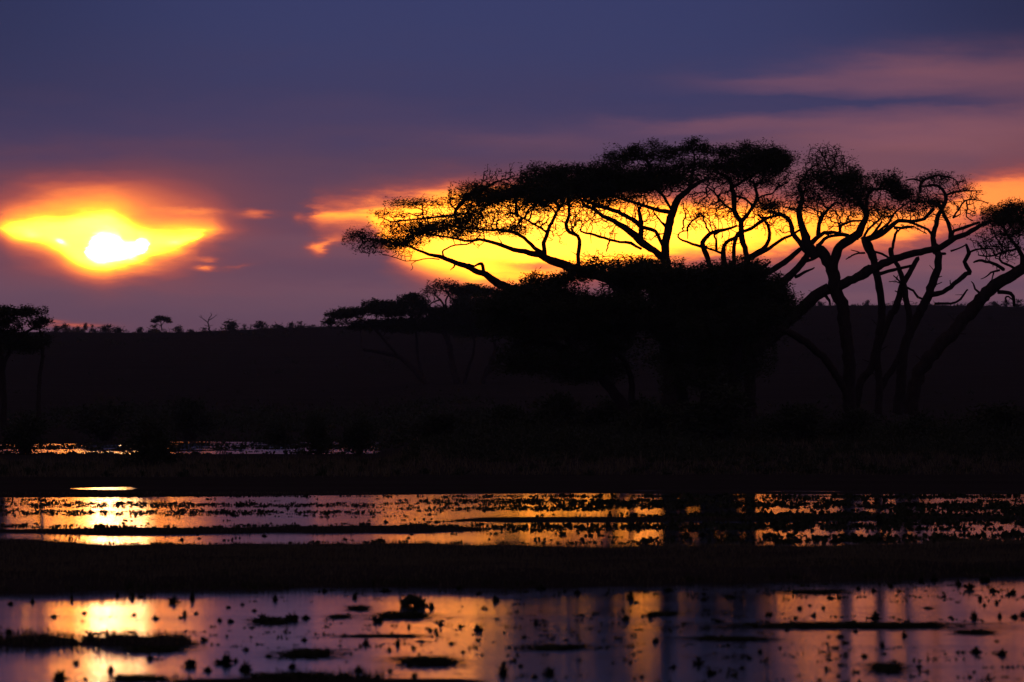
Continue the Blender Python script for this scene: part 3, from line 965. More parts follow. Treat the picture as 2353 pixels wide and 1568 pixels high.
# slim straight trunk of the clump
build_tree('acacia_tree', 'slim straight-stemmed acacia rising through the big slanting limb', 302, [
    ('r', [(1300, 900, 26), (1330, 700, 25), (1400, 620, 25), (1440, 450, 25), (1460, 320, 25), (1460, 200, 24), (1435, 60, 23), (1415, -60, 22), (1400, -120, 20), (1370, -190, 17)]),
    ('4', [(925, 1120, 24), (905, 1010, 24), (870, 935, 20), (835, 880, 18), (815, 820, 14)]),
    ('4', [(890, 960, 18), (882, 880, 14), (845, 825, 10)]),
    ('4', [(935, 1095, 15), (1050, 1062, 13), (1185, 1030, 10)]),
    ('4', [(905, 925, 9), (960, 940, 9), (1035, 985, 8)]),
    ('4', [(830, 935, 8), (785, 935, 7), (735, 952, 6), (690, 982, 4)]),
    ('4', [(790, 930, 5), (755, 918, 4), (728, 912, 3)]),
    ('4', [(690, 982, 4), (705, 968, 3), (715, 960, 2)]),
    ('4', [(820, 830, 12), (850, 760, 10), (920, 700, 8), (980, 640, 6)]),
], [('4', 900, 700, 90, 40, .16), ('4', 860, 590, 70, 50, .35), ('4', 980, 600, 80, 40, .25)], leaf_k=.7, seed=4)

# crossing pair of thin stems
build_tree('acacia_tree', 'thin forked acacia whose two stems cross in an X against the sky', 309, [
    ('r', [(1440, 900, 26), (1445, 700, 24), (1440, 520, 23), (1500, 330, 22), (1560, 215, 22), (1590, 100, 20), (1640, 20, 17), (1690, -70, 15)]),
    ('r', [(1440, 760, 20), (1560, 560, 20), (1640, 350, 20), (1628, 215, 20), (1610, 110, 19), (1590, 40, 16), (1555, -40, 14), (1525, -85, 12), (1518, -130, 11)]),
    ('4', [(1055, 990, 12), (1042, 940, 13), (1042, 890, 12), (1062, 800, 11), (1080, 765, 9), (1060, 735, 6)]),
    ('4', [(1110, 1165, 7), (1075, 1130, 6), (1050, 1105, 4)]),
    ('4', [(1080, 1135, 5), (1075, 1115, 4), (1088, 1100, 2)]),
    ('4', [(1105, 1165, 5), (1060, 1150, 4), (1015, 1152, 3)]),
    ('4', [(1150, 1195, 9), (1195, 1225, 9), (1230, 1265, 9), (1285, 1282, 8)]),
    ('4', [(1090, 1240, 5), (1060, 1220, 3), (1066, 1228, 2)]),
    ('4', [(1080, 775, 7), (1120, 740, 6), (1200, 735, 5), (1260, 770, 4), (1300, 790, 3)]),
], [('4', 1230, 755, 70, 22, .16), ('4', 1110, 720, 60, 18, .2)], leaf_k=.6, seed=5, trunk_n=2)

# forked tree with the flat feathered top
build_tree('acacia_tree', 'leaning acacia with a flat feathery top and one thick elbowed side branch', 300, [
    ('r', [(1560, 900, 36), (1585, 720, 33), (1590, 560, 31), (1640, 400, 30), (1740, 215, 30), (1780, 90, 27), (1815, -10, 25), (1820, -80, 23), (1805, -150, 20)]),
    ('4', [(1368, 925, 24), (1354, 820, 21), (1370, 720, 18), (1390, 650, 18), (1440, 560, 17), (1442, 490, 14), (1380, 430, 11), (1250, 430, 7)]),
    ('4', [(1335, 1250, 22), (1420, 1232, 18), (1510, 1172, 18), (1595, 1095, 19), (1622, 1070, 17), (1582, 1000, 16), (1620, 935, 16), (1598, 870, 10)]),
    ('4', [(1480, 842, 18), (1472, 740, 16), (1442, 655, 15), (1415, 600, 10)]),
    ('4', [(1345, 815, 13), (1312, 762, 10), (1230, 722, 10), (1150, 700, 7)]),
    ('4', [(1490, 830, 13), (1510, 765, 12), (1600, 732, 13), (1700, 702, 9)]),
    ('4', [(1498, 670, 8), (1548, 602, 7), (1592, 542, 6), (1680, 530, 5), (1765, 560, 4)]),
    ('4', [(1500, 668, 7), (1530, 655, 6), (1555, 640, 4)]),
    ('4', [(1440, 500, 10), (1520, 470, 8), (1600, 465, 6), (1720, 465, 4)]),
    ('4', [(1250, 480, 12), (1260, 400, 12), (1330, 365, 10), (1400, 350, 8), (1500, 370, 6)]),
    ('4', [(1250, 390, 8), (1200, 378, 7), (1140, 385, 5)]),
    ('4', [(1360, 1318, 10), (1480, 1312, 9), (1555, 1285, 9), (1598, 1220, 7), (1610, 1214, 5)]),
    ('4', [(1480, 1170, 5), (1475, 1148, 3), (1478, 1140, 2)]),
    ('4', [(1330, 1195, 6), (1370, 1175, 5), (1415, 1155, 3)]),
    ('4', [(1480, 920, 8), (1540, 900, 6), (1600, 870, 6)]),
    ('4', [(1612, 930, 9), (1700, 905, 7), (1800, 900, 5)]),
    ('4', [(1600, 540, 5), (1610, 600, 5), (1600, 660, 5), (1650, 690, 4)]),
    ('4', [(1415, 600, 9), (1350, 560, 9), (1290, 540, 6)]),
    ('4', [(1440, 940, 10), (1372, 935, 14), (1330, 905, 12)]),
], [
    ('4', 1375, 342, 100, 24, .42), ('4', 1480, 395, 120, 32, .34), ('4', 1590, 450, 100, 28, .34), ('4', 1290, 370, 80, 24, .36), ('4', 1345, 560, 75, 42, 1.1), ('4', 1260, 550, 80, 38, .5),
    ('4', 1435, 615, 40, 50, .5), ('4', 1350, 455, 120, 45, .12), ('4', 1640, 610, 50, 65, .14), ('4', 1640, 525, 60, 30, .2), ('4', 1480, 460, 120, 35, .2), ('4', 1250, 480, 40, 30, .5),
    ('4', 1400, 500, 170, 80, .16), ('4', 1260, 610, 120, 60, .3), ('4', 1560, 560, 90, 80, .08), ('4', 1420, 400, 190, 50, .3), ('4', 1200, 600, 60, 40, .3), ('4', 1380, 690, 60, 30, .16), ('4', 1560, 740, 80, 22, .16), ('4', 1680, 470, 50, 14, .2),
], leaf_k=1.6, seed=6)

# tree at the right edge
build_tree('acacia_tree', 'acacia at the picture edge with a leaning trunk and a dense dark flat crown', 291, [
    ('r', [(1640, 900, 46), (1690, 700, 44), (1760, 560, 42), (1880, 410, 42), (2030, 240, 42), (2150, 125, 40), (2250, 55, 36), (2340, 0, 34), (2440, -60, 32), (2560, -150, 28)]),
    ('4', [(2010, 1060, 22), (2025, 980, 20), (1990, 900, 16), (1930, 820, 12), (1880, 740, 9)]),
    ('4', [(2050, 1050, 22), (2130, 930, 18), (2160, 800, 14), (2150, 700, 10)]),
    ('4', [(1880, 1060, 15), (1800, 1012, 12), (1700, 990, 10), (1655, 1005, 6)]),
    ('4', [(1850, 1065, 9), (1790, 1085, 7), (1755, 1112, 5), (1708, 1132, 3)]),
    ('4', [(1805, 1085, 6), (1790, 1140, 5), (1762, 1188, 2)]),
    ('4', [(1840, 1230, 16), (1930, 1240, 14), (1952, 1280, 13), (1958, 1330, 11)]),
    ('4', [(1725, 1265, 12), (1668, 1205, 8), (1655, 1175, 6), (1635, 1150, 3)]),
    ('4', [(1900, 1300, 8), (1890, 1270, 7), (1920, 1262, 6), (1950, 1290, 5)]),
    ('4', [(1990, 900, 10), (1880, 930, 8), (1780, 960, 7), (1690, 950, 5)]),
    ('4', [(1960, 1050, 10), (1850, 990, 9), (1870, 910, 7), (1850, 850, 6)]),
    ('4', [(2140, 820, 12), (2260, 720, 9), (2350, 640, 6)]),
], [
    ('4', 1900, 635, 150, 52, 1.2), ('4', 2080, 620, 170, 60, 1.25), ('4', 1980, 590, 120, 40, 1.0), ('4', 1820, 690, 90, 35, .9), ('4', 1960, 700, 190, 40, 1.0), ('4', 1870, 800, 170, 40, .5),
    ('4', 1790, 860, 120, 40, .3), ('4', 1950, 880, 130, 45, .3), ('4', 2100, 760, 130, 50, .9), ('4', 1940, 780, 120, 30, .8), ('4', 2250, 660, 170, 70, 1.2), ('4', 1760, 640, 50, 30, .4),
    ('4', 1850, 880, 180, 90, .16), ('4', 1990, 700, 200, 60, .9), ('4', 1700, 830, 90, 40, .2), ('4', 1920, 960, 80, 40, .14), ('4', 1730, 900, 60, 30, .2), ('4', 1910, 560, 50, 30, .5), ('4', 2350, 760, 150, 60, 1),
], leaf_k=.9, seed=7)

# low dense tree in front of the great acacia
build_tree('acacia_tree', 'low acacia with a dense black domed crown in front of the taller ones', 286, [
    ('3', [(1500, 2800, 90), (1480, 2300, 80), (1440, 1900, 70), (1420, 1600, 60), (1380, 1450, 44), (1300, 1330, 30), (1180, 1260, 20)]),
    ('3', [(1350, 2700, 50), (1180, 2100, 46), (1050, 1800, 40), (900, 1600, 34), (760, 1450, 26), (600, 1330, 18)]),
    ('3', [(1620, 2600, 50), (1700, 2000, 46), (1760, 1700, 40), (1820, 1500, 30), (1860, 1400, 20)]),
    ('3', [(1420, 1620, 40), (1550, 1480, 30), (1600, 1350, 22), (1620, 1250, 14)]),
    ('3', [(1000, 1750, 30), (860, 1480, 22), (860, 1300, 16), (830, 1200, 10)]),
], [
    ('3', 620, 1215, 280, 62, 1.25), ('3', 900, 1215, 280, 68, 1.4), ('3', 1180, 1290, 230, 65, 1.4), ('3', 1470, 1270, 230, 80, 1.4), ('3', 1720, 1240, 210, 85, 1.4), ('3', 450, 1110, 120, 35, .25),
    ('3', 640, 1110, 130, 30, .2), ('3', 880, 1140, 120, 30, .6), ('3', 1540, 1190, 110, 30, .5), ('3', 1780, 1150, 120, 35, .8), ('3', 1900, 1330, 130, 100, 1.3), ('3', 2010, 1450, 160, 90, 1.3),
    ('3', 1480, 1700, 360, 130, .9), ('3', 1740, 1740, 330, 110, .75), ('3', 1250, 1760, 260, 100, .85), ('3', 1560, 1960, 400, 140, .8), ('3', 1990, 1640, 170, 60, .6), ('3', 1450, 2180, 330, 130, .7),
    ('3', 1760, 2080, 200, 110, .5), ('3', 1060, 1720, 180, 90, .8), ('3', 880, 1660, 200, 70, .8), ('3', 640, 1640, 220, 60, .8), ('3', 2060, 1400, 90, 90, 1.1), ('3', 1150, 2000, 200, 110, .6),
    ('3', 1250, 1450, 330, 110, 1.4), ('3', 1600, 1450, 380, 130, 1.4), ('3', 760, 1370, 180, 75, 1.2), ('3', 660, 1500, 250, 70, 1.2), ('3', 2100, 1560, 160, 90, 1.2), ('3', 1850, 1600, 300, 100, 1.2),
    ('3', 1150, 1600, 400, 110, 1.2), ('3', 1100, 1400, 130, 45, 1.0), ('3', 340, 1250, 110, 60, 1.1), ('3', 1350, 1240, 120, 35, .8),
], leaf_k=1.0, leaf_L=(.1, .24), leaf_W=.05, seed=8, att_k=9, trunk_n=3)

build_tree('acacia_tree', 'low wide acacia with an arching trunk, left of the black domed crown', 288, [
    ('5', [(2080, 1000, 40), (2000, 880, 34), (1900, 760, 30), (1800, 662, 27), (1700, 592, 25), (1560, 542, 22), (1440, 530, 18), (1380, 490, 15), (1320, 420, 11)]),
    ('5', [(2090, 900, 22), (2085, 760, 18), (2035, 645, 15), (1960, 580, 12), (1850, 480, 10)]),
    ('5', [(1720, 600, 14), (1680, 500, 12), (1640, 400, 9), (1600, 330, 7)]),
    ('5', [(1500, 535, 10), (1540, 440, 9), (1500, 330, 7)]),
], [
    ('5', 1560, 170, 130, 40, 1.0), ('5', 1440, 230, 150, 45, 1.1), ('5', 1700, 150, 120, 38, .9), ('5', 1640, 230, 140, 45, 1.1), ('5', 1330, 210, 90, 22, .35), ('5', 1500, 320, 260, 60, 1.2),
    ('5', 1300, 300, 150, 60, 1.2), ('5', 1750, 310, 140, 45, 1.1), ('5', 1950, 320, 130, 55, 1.2), ('5', 1700, 400, 300, 60, 1.2), ('5', 1400, 420, 220, 50, 1.1), ('5', 2000, 430, 160, 70, 1.2),
    ('5', 1600, 650, 280, 70, .85), ('5', 1450, 690, 190, 60, .75), ('5', 1900, 680, 180, 80, .9), ('5', 1750, 720, 240, 60, .8), ('5', 1500, 480, 260, 50, .8), ('5', 1700, 500, 220, 50, .8), ('5', 1950, 560, 180, 70, .8), ('5', 1420, 560, 120, 40, .5), ('5', 1620, 320, 160, 60, 1.1), ('5', 1830, 420, 160, 70, 1.0), ('5', 1480, 130, 60, 22, .4), ('5', 2050, 240, 80, 50, 1.0),  # low pads at the start are added to block glow reflected in the water
], leaf_k=.95, leaf_L=(.1, .24), leaf_W=.05, seed=9, att_k=9)

# middle distance tree, left of the group
build_tree('acacia_tree', 'farther umbrella acacia with fanned stems and a lacy raised top, left of the group', 760, [
    ('5', [(1025, 1030, 26), (1012, 890, 25), (1000, 780, 24), (970, 680, 22), (955, 560, 18), (920, 470, 14), (925, 380, 9), (920, 310, 7), (900, 280, 6), (858, 238, 5)]),
    ('5', [(935, 1030, 24), (880, 870, 22), (800, 780, 20), (720, 692, 18), (640, 632, 16), (540, 602, 13), (420, 585, 9)]),
    ('5', [(1020, 930, 16), (1050, 770, 13), (1075, 690, 11), (1110, 560, 8), (1080, 420, 7)]),
    ('5', [(1120, 1030, 20), (1150, 880, 18), (1180, 745, 17), (1220, 640, 13), (1240, 560, 10), (1200, 440, 8)]),
    ('5', [(1185, 740, 11), (1250, 680, 10), (1325, 605, 7)]),
    ('5', [(640, 632, 10), (560, 540, 9), (480, 450, 7), (380, 380, 5)]),
    ('5', [(790, 770, 12), (760, 620, 10), (740, 450, 7), (700, 350, 6)]),
    ('5', [(935, 330, 6), (932, 275, 6), (955, 235, 4)]),
    ('5', [(985, 340, 6), (985, 285, 6), (950, 250, 5), (930, 210, 4)]),
    ('5', [(895, 275, 5), (850, 290, 4), (800, 330, 3)]),
], [
    ('5', 300, 370, 95, 24, 1.1), ('5', 380, 350, 90, 22, 1.0), ('5', 530, 320, 95, 32, 1.15), ('5', 600, 345, 90, 36, 1.1), ('5', 730, 288, 78, 36, 1.15), ('5', 750, 345, 60, 28, .8),
    ('5', 905, 190, 70, 30, .5), ('5', 835, 225, 60, 22, .3), ('5', 965, 205, 40, 40, .4), ('5', 1055, 225, 70, 36, .95), ('5', 1150, 225, 85, 30, .95), ('5', 880, 345, 80, 20, .7),
    ('5', 1040, 320, 60, 50, 1.0), ('5', 500, 430, 240, 26, 1.0), ('5', 700, 440, 200, 34, 1.1), ('5', 1000, 410, 230, 60, 1.2), ('5', 1200, 320, 150, 60, 1.2), ('5', 1250, 420, 140, 60, 1.1),
    ('5', 210, 415, 40, 14, .8), ('5', 1150, 470, 130, 36, .9),
], leaf_k=.5, leaf_L=(.22, .5), leaf_W=.11, seed=10, att_k=3.2, trunk_n=1, step=.46, dk=.55, tip=.038, dep=3)

# far left
build_tree('acacia_tree', 'flat-topped umbrella acacia alone at the far left shore', 345, [
    ('d', [(10, 985, 8), (8, 900, 8), (2, 830, 7.5), (-12, 775, 6), (-30, 740, 4)]),
    ('d', [(4, 850, 5), (24, 800, 4.5), (52, 770, 3.5), (84, 750, 2.5)]),
    ('d', [(88, 985, 6), (90, 880, 5), (98, 800, 4), (92, 760, 3)]),
], [
    ('d', 0, 716, 60, 10, 1.25), ('d', 55, 719, 42, 9, 1.2), ('d', 92, 739, 24, 8, .9), ('d', -50, 718, 50, 12, 1.2), ('d', 20, 738, 40, 12, 1.0), ('d', 88, 752, 16, 6, .7), ('d', 15, 765, 32, 16, 1.1),
    ('d', 50, 790, 50, 18, 1.1), ('d', 96, 780, 20, 12, 1.0), ('d', -30, 780, 50, 40, 1.1),
], leaf_k=1.0, leaf_L=(.1, .24), leaf_W=.055, seed=11, att_k=9, dep=1.0)


# ------------------------------------------------------------------ shrubs
def shrub_mesh(seed, n_leaf, clumps, leaf, width, flat=.8):
    """foliage of a unit shrub about 1 m high and 1 m wide, in clumps, plus its stems"""
    r = np.random.default_rng(seed)
    a = r.uniform(0, 2 * np.pi, clumps)
    rad = r.uniform(.0, .42, clumps)
    hz = r.uniform(.18, .86, clumps) * np.sqrt(np.clip(1 - (rad / .55) ** 2, .1, 1))
    cc = np.stack([np.cos(a) * rad, np.sin(a) * rad, hz], -1)
    k = r.integers(0, clumps, n_leaf)
    C = cc[k] + r.normal(size=(n_leaf, 3)) * np.array([.11, .11, .085])
    C[:, 2] = np.abs(C[:, 2])
    D = unit(r.normal(size=(n_leaf, 3)) * np.array([1, 1, .7]) + (C - np.array([0, 0, .3])) * 1.4)
    V, F = leaf_quads(C, D, r.uniform(leaf * .6, leaf * 1.4, n_leaf), np.full(n_leaf, width), r)
    fol = mesh_np('foliage', V, F, M_SHRUB)
    P0 = np.zeros((clumps, 3)) + r.normal(size=(clumps, 3)) * np.array([.06, .06, 0])
    P0[:, 2] = -.05
    V, F = sticks(P0, cc, np.full(clumps, .014), np.full(clumps, .006), 4)
    return fol, mesh_np('stems', V, F, M_BARK)


SHRUBS = [shrub_mesh(50 + i, 2600, 22, .09, .035) for i in range(4)]
SMALL = [shrub_mesh(70 + i, 420, 12, .16, .07) for i in range(4)]


def place_shrub(px, d, w, h, label, kind=0, group=None, lib=SHRUBS, name='shrub', rot=None):
    X = (px - CX) / FPX * d
    fol, st = lib[kind % len(lib)]
    o = empty(name, (X, d, gz(X, d) - .03), label, 'shrub', group)
    o.scale = (w, w * .9, h)
    o.rotation_euler = (0, 0, random.uniform(0, 6.28) if rot is None else rot)
    link('foliage', fol, o)
    link('stems', st, o)
    return o


for (px, d, w, h, kd, lb) in [
    (350, 262, 2.6, 2.3, 0, 'broad dark shrub on the marsh edge, just right of the far golden glint'),
    (730, 330, 2.0, 2.4, 1, 'upright dark shrub below the left end of the middle acacia'),
    (822, 322, 1.9, 2.2, 2, 'rounded dark shrub left of the fanned acacia stems'),
    (240, 470, 5.2, 3.6, 3, 'wide low thicket shrub at the foot of the ridge, under the sun'),
    (440, 480, 4.0, 3.6, 0, 'dark bush on the lower slope below the bare dead tree'),
    (640, 440, 2.6, 2.0, 1, 'small bush on the far shore between the ridge and marsh'),
    (60, 330, 3.6, 2.4, 2, 'sprawling dark shrub below the flat-topped far left acacia'),
    (1195, 318, 1.9, 1.6, 3, 'round shrub beneath the gap between the middle acacia and arching trunk'),
    (1300, 300, 1.7, 2.4, 0, 'narrow dark shrub under the arching trunk'),
    (1010, 296, 3.4, 1.3, 1, 'low sprawling shrub in front of the fanned acacia stems'),
    (1640, 276, 4.2, 3.0, 2, 'big black thicket shrub before the trunk of the domed acacia'),
    (1480, 280, 3.0, 2.2, 3, 'dark thicket shrub left of the domed acacia trunk'),
    (1830, 280, 3.2, 2.0, 0, 'low dark shrub right of the domed acacia trunk'),
    (1960, 284, 2.8, 1.7, 1, 'dark shrub around the foot of the clustered stems'),
    (2120, 282, 2.6, 1.5, 2, 'low shrub at the foot of the edge acacia'),
    (2290, 280, 3.4, 2.2, 3, 'dark shrub at the far right shore beneath the edge acacia'),
    (1270, 306, 3.6, 2.3, 1, 'added wide shaggy thicket shrub right of the middle acacia, behind the arching trunk'),  # added shrubs from here on, to keep the sky gap out of the reflection
    (1395, 308, 3.4, 2.2, 2, 'added wide dark thicket shrub between the arching trunk and the domed acacia'),
    (1490, 305, 3.2, 2.4, 3, 'added bushy thicket shrub just left of the domed acacia trunk, behind the others'),
    (1170, 315, 2.8, 1.9, 0, 'added medium thicket shrub at the right foot of the fanned acacia stems'),
]:
    place_shrub(px, d, w, h, lb, kd)

USED = {}
ORD = ['', 'second', 'third', 'fourth', 'fifth', 'sixth', 'seventh', 'eighth', 'ninth', 'tenth', 'eleventh', 'twelfth', 'thirteenth', 'fourteenth']


def label_by(px, py, head, marks, ky=1.0, words=('beyond', 'nearer than')):
    """say where a thing is by the nearest thing one can find"""
    best = min(marks, key=lambda m: (m[0] - px) ** 2 + ((m[1] - py) * ky) ** 2)
    dx, dy = px - best[0], (py - best[1]) * ky
    if abs(dx) > abs(dy):
        side = 'left of' if dx < 0 else 'right of'
    else:
        side = words[0] if dy < 0 else words[1]
    lb = '%s %s the %s' % (head, side, best[2])
    USED[lb] = USED.get(lb, 0) + 1
    k = USED[lb]
    return lb if k == 1 else ORD[k - 1] + ' ' + lb


RIDGE_MARKS = [(371, 745, 'little umbrella tree'), (480, 745, 'bare dead tree'), (100, 745, 'flat-topped left acacia'), (690, 745, 'left tip of the middle acacia'),
               (215, 750, 'sun'), (595, 750, 'round skyline bush'), (1947, 700, 'slim straight acacia'), (2030, 700, 'crossing stems'), (2250, 700, 'leaning edge trunk'), (1890, 700, 'slanting limb base')]
# things standing up along the skyline of the ridge
D_R = 1596


def ridge_y(px):
    X = (px - CX) / FPX * D_R
    return X, float(gz(X, D_R))


for i, (px, w, h) in enumerate([(530, 2.6, 1.5), (600, 2.0, 1.25), (690, 1.3, 1.0), (670, 1.2, .9), (410, 1.6, 1.0), (195, .9, 1.2), (212, .8, 1.0), (250, 2.2, 1.0), (270, 1.6, .9),
                                (320, 1.2, .9), (355, 1.6, 1.1), (150, 1.8, 1.0), (130, 1.4, .9), (640, 2.0, .8), (560, .8, 1.1), (180, 1.2, .8), (240, 1.0, 1.0), (440, 1.2, .7),
                                (470, 1.4, .7), (720, 1.6, .6), (1925, .8, .7), (1992, .9, 1.1), (2028, .9, 1.0), (2060, 1.0, .8), (2230, 1.2, .7), (2285, 1.5, .9), (2340, 1.6, 1.2),
                                (2310, 1.4, 1.0), (1960, .7, .6), (1885, 1.0, .9)]):
    place_shrub(px, D_R - 8 + 16 * random.random(), w * 2.5, h * 2.5, ('round dark bush standing clear on the ridge skyline, right of the bare dead tree' if px == 600 else 'widest low bush on the ridge skyline, just right of the bare dead tree' if px == 530 else label_by(px, 745, ('tall' if h > 1.15 else 'low' if h < .85 else 'small') + ' ridge skyline bush', RIDGE_MARKS)), i, 'bushes along the ridge skyline', SMALL, 'ridge_bush')

X, Zr = ridge_y(371)
build_tree('ridge_tree', 'little umbrella tree on the ridge left of the bare dead tree', D_R, [
    ('d', [(372, 759, 1.6), (371, 750, 1.2), (369, 742, 1.0), (364, 736, .7)]), ('d', [(371, 748, .9), (378, 740, .8), (386, 737, .5)]), ('d', [(370, 750, .8), (360, 744, .6), (354, 742, .4)])],
    [('d', 368, 732, 10, 4, .8), ('d', 381, 734, 9, 4, .6), ('d', 356, 739, 7, 3.5, .6), ('d', 390, 740, 5, 3, .5), ('d', 371, 739, 8, 3, .25)],
    leaf_k=.2, leaf_L=(.4, .8), leaf_W=.24, att_k=.8, step=.6, dk=.8, tip=.04, dep=1, seed=21)
me_dead = []
for pts in ([(481, 762, 1.9), (480, 750, 1.7), (478, 742, 1.3), (480, 733, 1.0), (486, 724, .8), (484, 719, .5)],
            [(478, 742, 1.1), (471, 736, 1.0), (464, 731, .7), (457, 727, .4)], [(480, 736, 1.0), (489, 731, .8), (499, 723, .4)],
            [(480, 750, .9), (473, 749, .7), (470, 747, .5)], [(464, 731, .5), (463, 727, .4), (460, 724, .3)], [(481, 750, .6), (487, 748, .5), (490, 747, .3)]):
    W, R = spline([world(p[0], p[1], D_R) for p in pts], [p[2] * D_R / FPX for p in pts], .3)
    me_dead.append((W, R))
dt = empty('dead_tree', tuple(me_dead[0][0][0]), 'bare dead tree with forked arms on the ridge skyline', 'tree')
for i, (W, R) in enumerate(me_dead):
    V, F, F3 = tube(W - me_dead[0][0][0], R, 6)
    link('trunk' if i == 0 else 'limb', mesh_np('dead_wood', V, [F, F3], M_BARK, True), dt)
dt2 = None
for px, pts, lb in ((563, [(562, 757, .9), (563, 750, .7), (565, 745, .3)], 'short bare snag on the ridge beside the widest skyline bush'),
                    (580, [(574, 757, .9), (577, 751, .8), (585, 745, .4)], 'leaning bare snag on the ridge left of the round skyline bush')):
    W, R = spline([world(p[0], p[1], D_R) for p in pts], [p[2] * D_R / FPX for p in pts], .3)
    V, F, F3 = tube(W - W[0], R, 6)
    o = link('dead_snag', mesh_np('dead_snag', V, [F, F3], M_BARK, True), None, tuple(W[0]))
    thing(o, lb, 'dead tree')


def scrub():
    """low scrub over the slope and skyline, read as one mass"""
    n = 2600
    Y = np.concatenate([RNG.uniform(470, 1615, n - 1300), RNG.uniform(1560, 1630, 1300)])
    X = RNG.uniform(-.11, .11, n) * Y
    ok = np.abs(X) < Y * .11
    X, Y = X[ok], Y[ok]
    s = RNG.uniform(.3, 1.0, len(X)) * (.7 + 1.0 * sst(600, 1500, Y)) * (.5 + .8 * (vnoise(X * .05, Y * .03, 81) > 0))
    m = 26
    C = np.stack([np.repeat(X, m), np.repeat(Y, m), np.repeat(gz(X, Y), m)], -1)
    S = np.repeat(s, m)[:, None]
    q = RNG.normal(size=(len(C), 3)) * np.array([.45, .4, .28])
    q[:, 2] = np.abs(q[:, 2])
    C = C + q * S
    D = unit(RNG.normal(size=C.shape) + np.array([0, 0, .6]))
    V, F = leaf_quads(C, D, S[:, 0] * RNG.uniform(.2, .5, len(C)), S[:, 0] * .12)
    o = link('scrub', mesh_np('scrub', V, F, M_SHRUB))
    o['kind'] = 'stuff'


scrub()


def undergrowth():
    """tangled low growth along the far shore, nobody could count it"""
    n = 9000
    Y = RNG.uniform(228, 340, n)
    X = RNG.uniform(-34, 34, n)
    px = CX + X * FPX / Y
    thick = .5 + .8 * fbm(X * .09, Y * .05, 85, 3)
    thick = thick * (.25 + .75 * sst(850, 1150, px)) * (.45 + .55 * sst(238, 275, Y))
    k = (RNG.uniform(0, 1, n) < np.clip(thick, .05, 1)) & ((px > 950) | (Y < 285))
    X, Y, thick = X[k], Y[k], np.clip(thick[k], .15, 1.2)
    s = RNG.uniform(.35, 1.25, len(X)) * thick * (.45 + .55 * sst(850, 1150, CX + X * FPX / Y))
    m = 46
    G = gz(X, Y)
    C = np.stack([np.repeat(X, m), np.repeat(Y, m), np.repeat(G, m)], -1)
    S = np.repeat(s, m)[:, None]
    q = RNG.normal(size=(len(C), 3)) * np.array([.75, .7, .5])
    q[:, 2] = np.abs(q[:, 2])
    C = C + q * S
    D = unit(RNG.normal(size=C.shape) + np.array([0, 0, .7]))
    # and on the slope behind the far-left marsh
    n = 900
    Y2 = RNG.uniform(450, 640, n)
    X2 = RNG.uniform(-62, 0, n)
    k = fbm(X2 * .07, Y2 * .03, 87, 3) > .05
    X2, Y2 = X2[k], Y2[k]
    s2 = RNG.uniform(.5, 1.7, len(X2)) * (.5 + .6 * (vnoise(X2 * .15, Y2 * .06, 88) > 0))
    C2 = np.stack([np.repeat(X2, m), np.repeat(Y2, m), np.repeat(gz(X2, Y2), m)], -1)
    S2 = np.repeat(s2, m)[:, None]
    q = RNG.normal(size=(len(C2), 3)) * np.array([1.0, .8, .5])
    q[:, 2] = np.abs(q[:, 2])
    C = np.vstack([C, C2 + q * S2])
    D = np.vstack([D, unit(RNG.normal(size=C2.shape) + np.array([0, 0, .7]))])
    V, F = leaf_quads(C, D, np.concatenate([RNG.uniform(.12, .34, len(C) - len(C2)), RNG.uniform(.25, .6, len(C2))]),
                      np.concatenate([RNG.uniform(.05, .1, len(C) - len(C2)), RNG.uniform(.1, .2, len(C2))]))
    o = link('undergrowth', mesh_np('undergrowth', V, F, M_SHRUB))
    o['kind'] = 'stuff'


undergrowth()


# ------------------------------------------------------------------ water plants and weed mats
def tuft_mesh(seed, n, droop, lw):
    """unit water plant: rosette of broad blades in a rounded clump, 1 wide, 1 high"""
    r = np.random.default_rng(seed)
    a = r.uniform(0, 2 * np.pi, n)
    t = r.uniform(.1, 1.35, n)
    D = np.stack([np.cos(a) * np.sin(t), np.sin(a) * np.sin(t), np.cos(t)], -1)
    L = r.uniform(.45, .95, n)
    B = np.stack([np.cos(a) * .08, np.sin(a) * .08, a * 0 - .06], -1)
    Mid = B + D * (L * .6)[:, None]
    Tip = B + D * L[:, None] + np.stack([np.cos(a) * .12, np.sin(a) * .12, -droop * L * t * .5], -1)
    Tip[:, 2] = np.maximum(Tip[:, 2], .01)
    S = np.stack([-np.sin(a), np.cos(a), 0 * a], -1) * (lw * r.uniform(.7, 1.3, n))[:, None]
    V = np.stack([B - S * .5, B + S * .5, Mid + S, Tip, Mid - S], 1)
    V[..., 0:2] *= .62
    F = np.arange(n * 5).reshape(-1, 5)
    return mesh_np('water_plant', V.reshape(-1, 3), F, M_WEED)


TUFTS = [tuft_mesh(400 + i, 34, .5, .13) for i in range(4)] + [tuft_mesh(410 + i, 30, .9, .17) for i in range(2)]


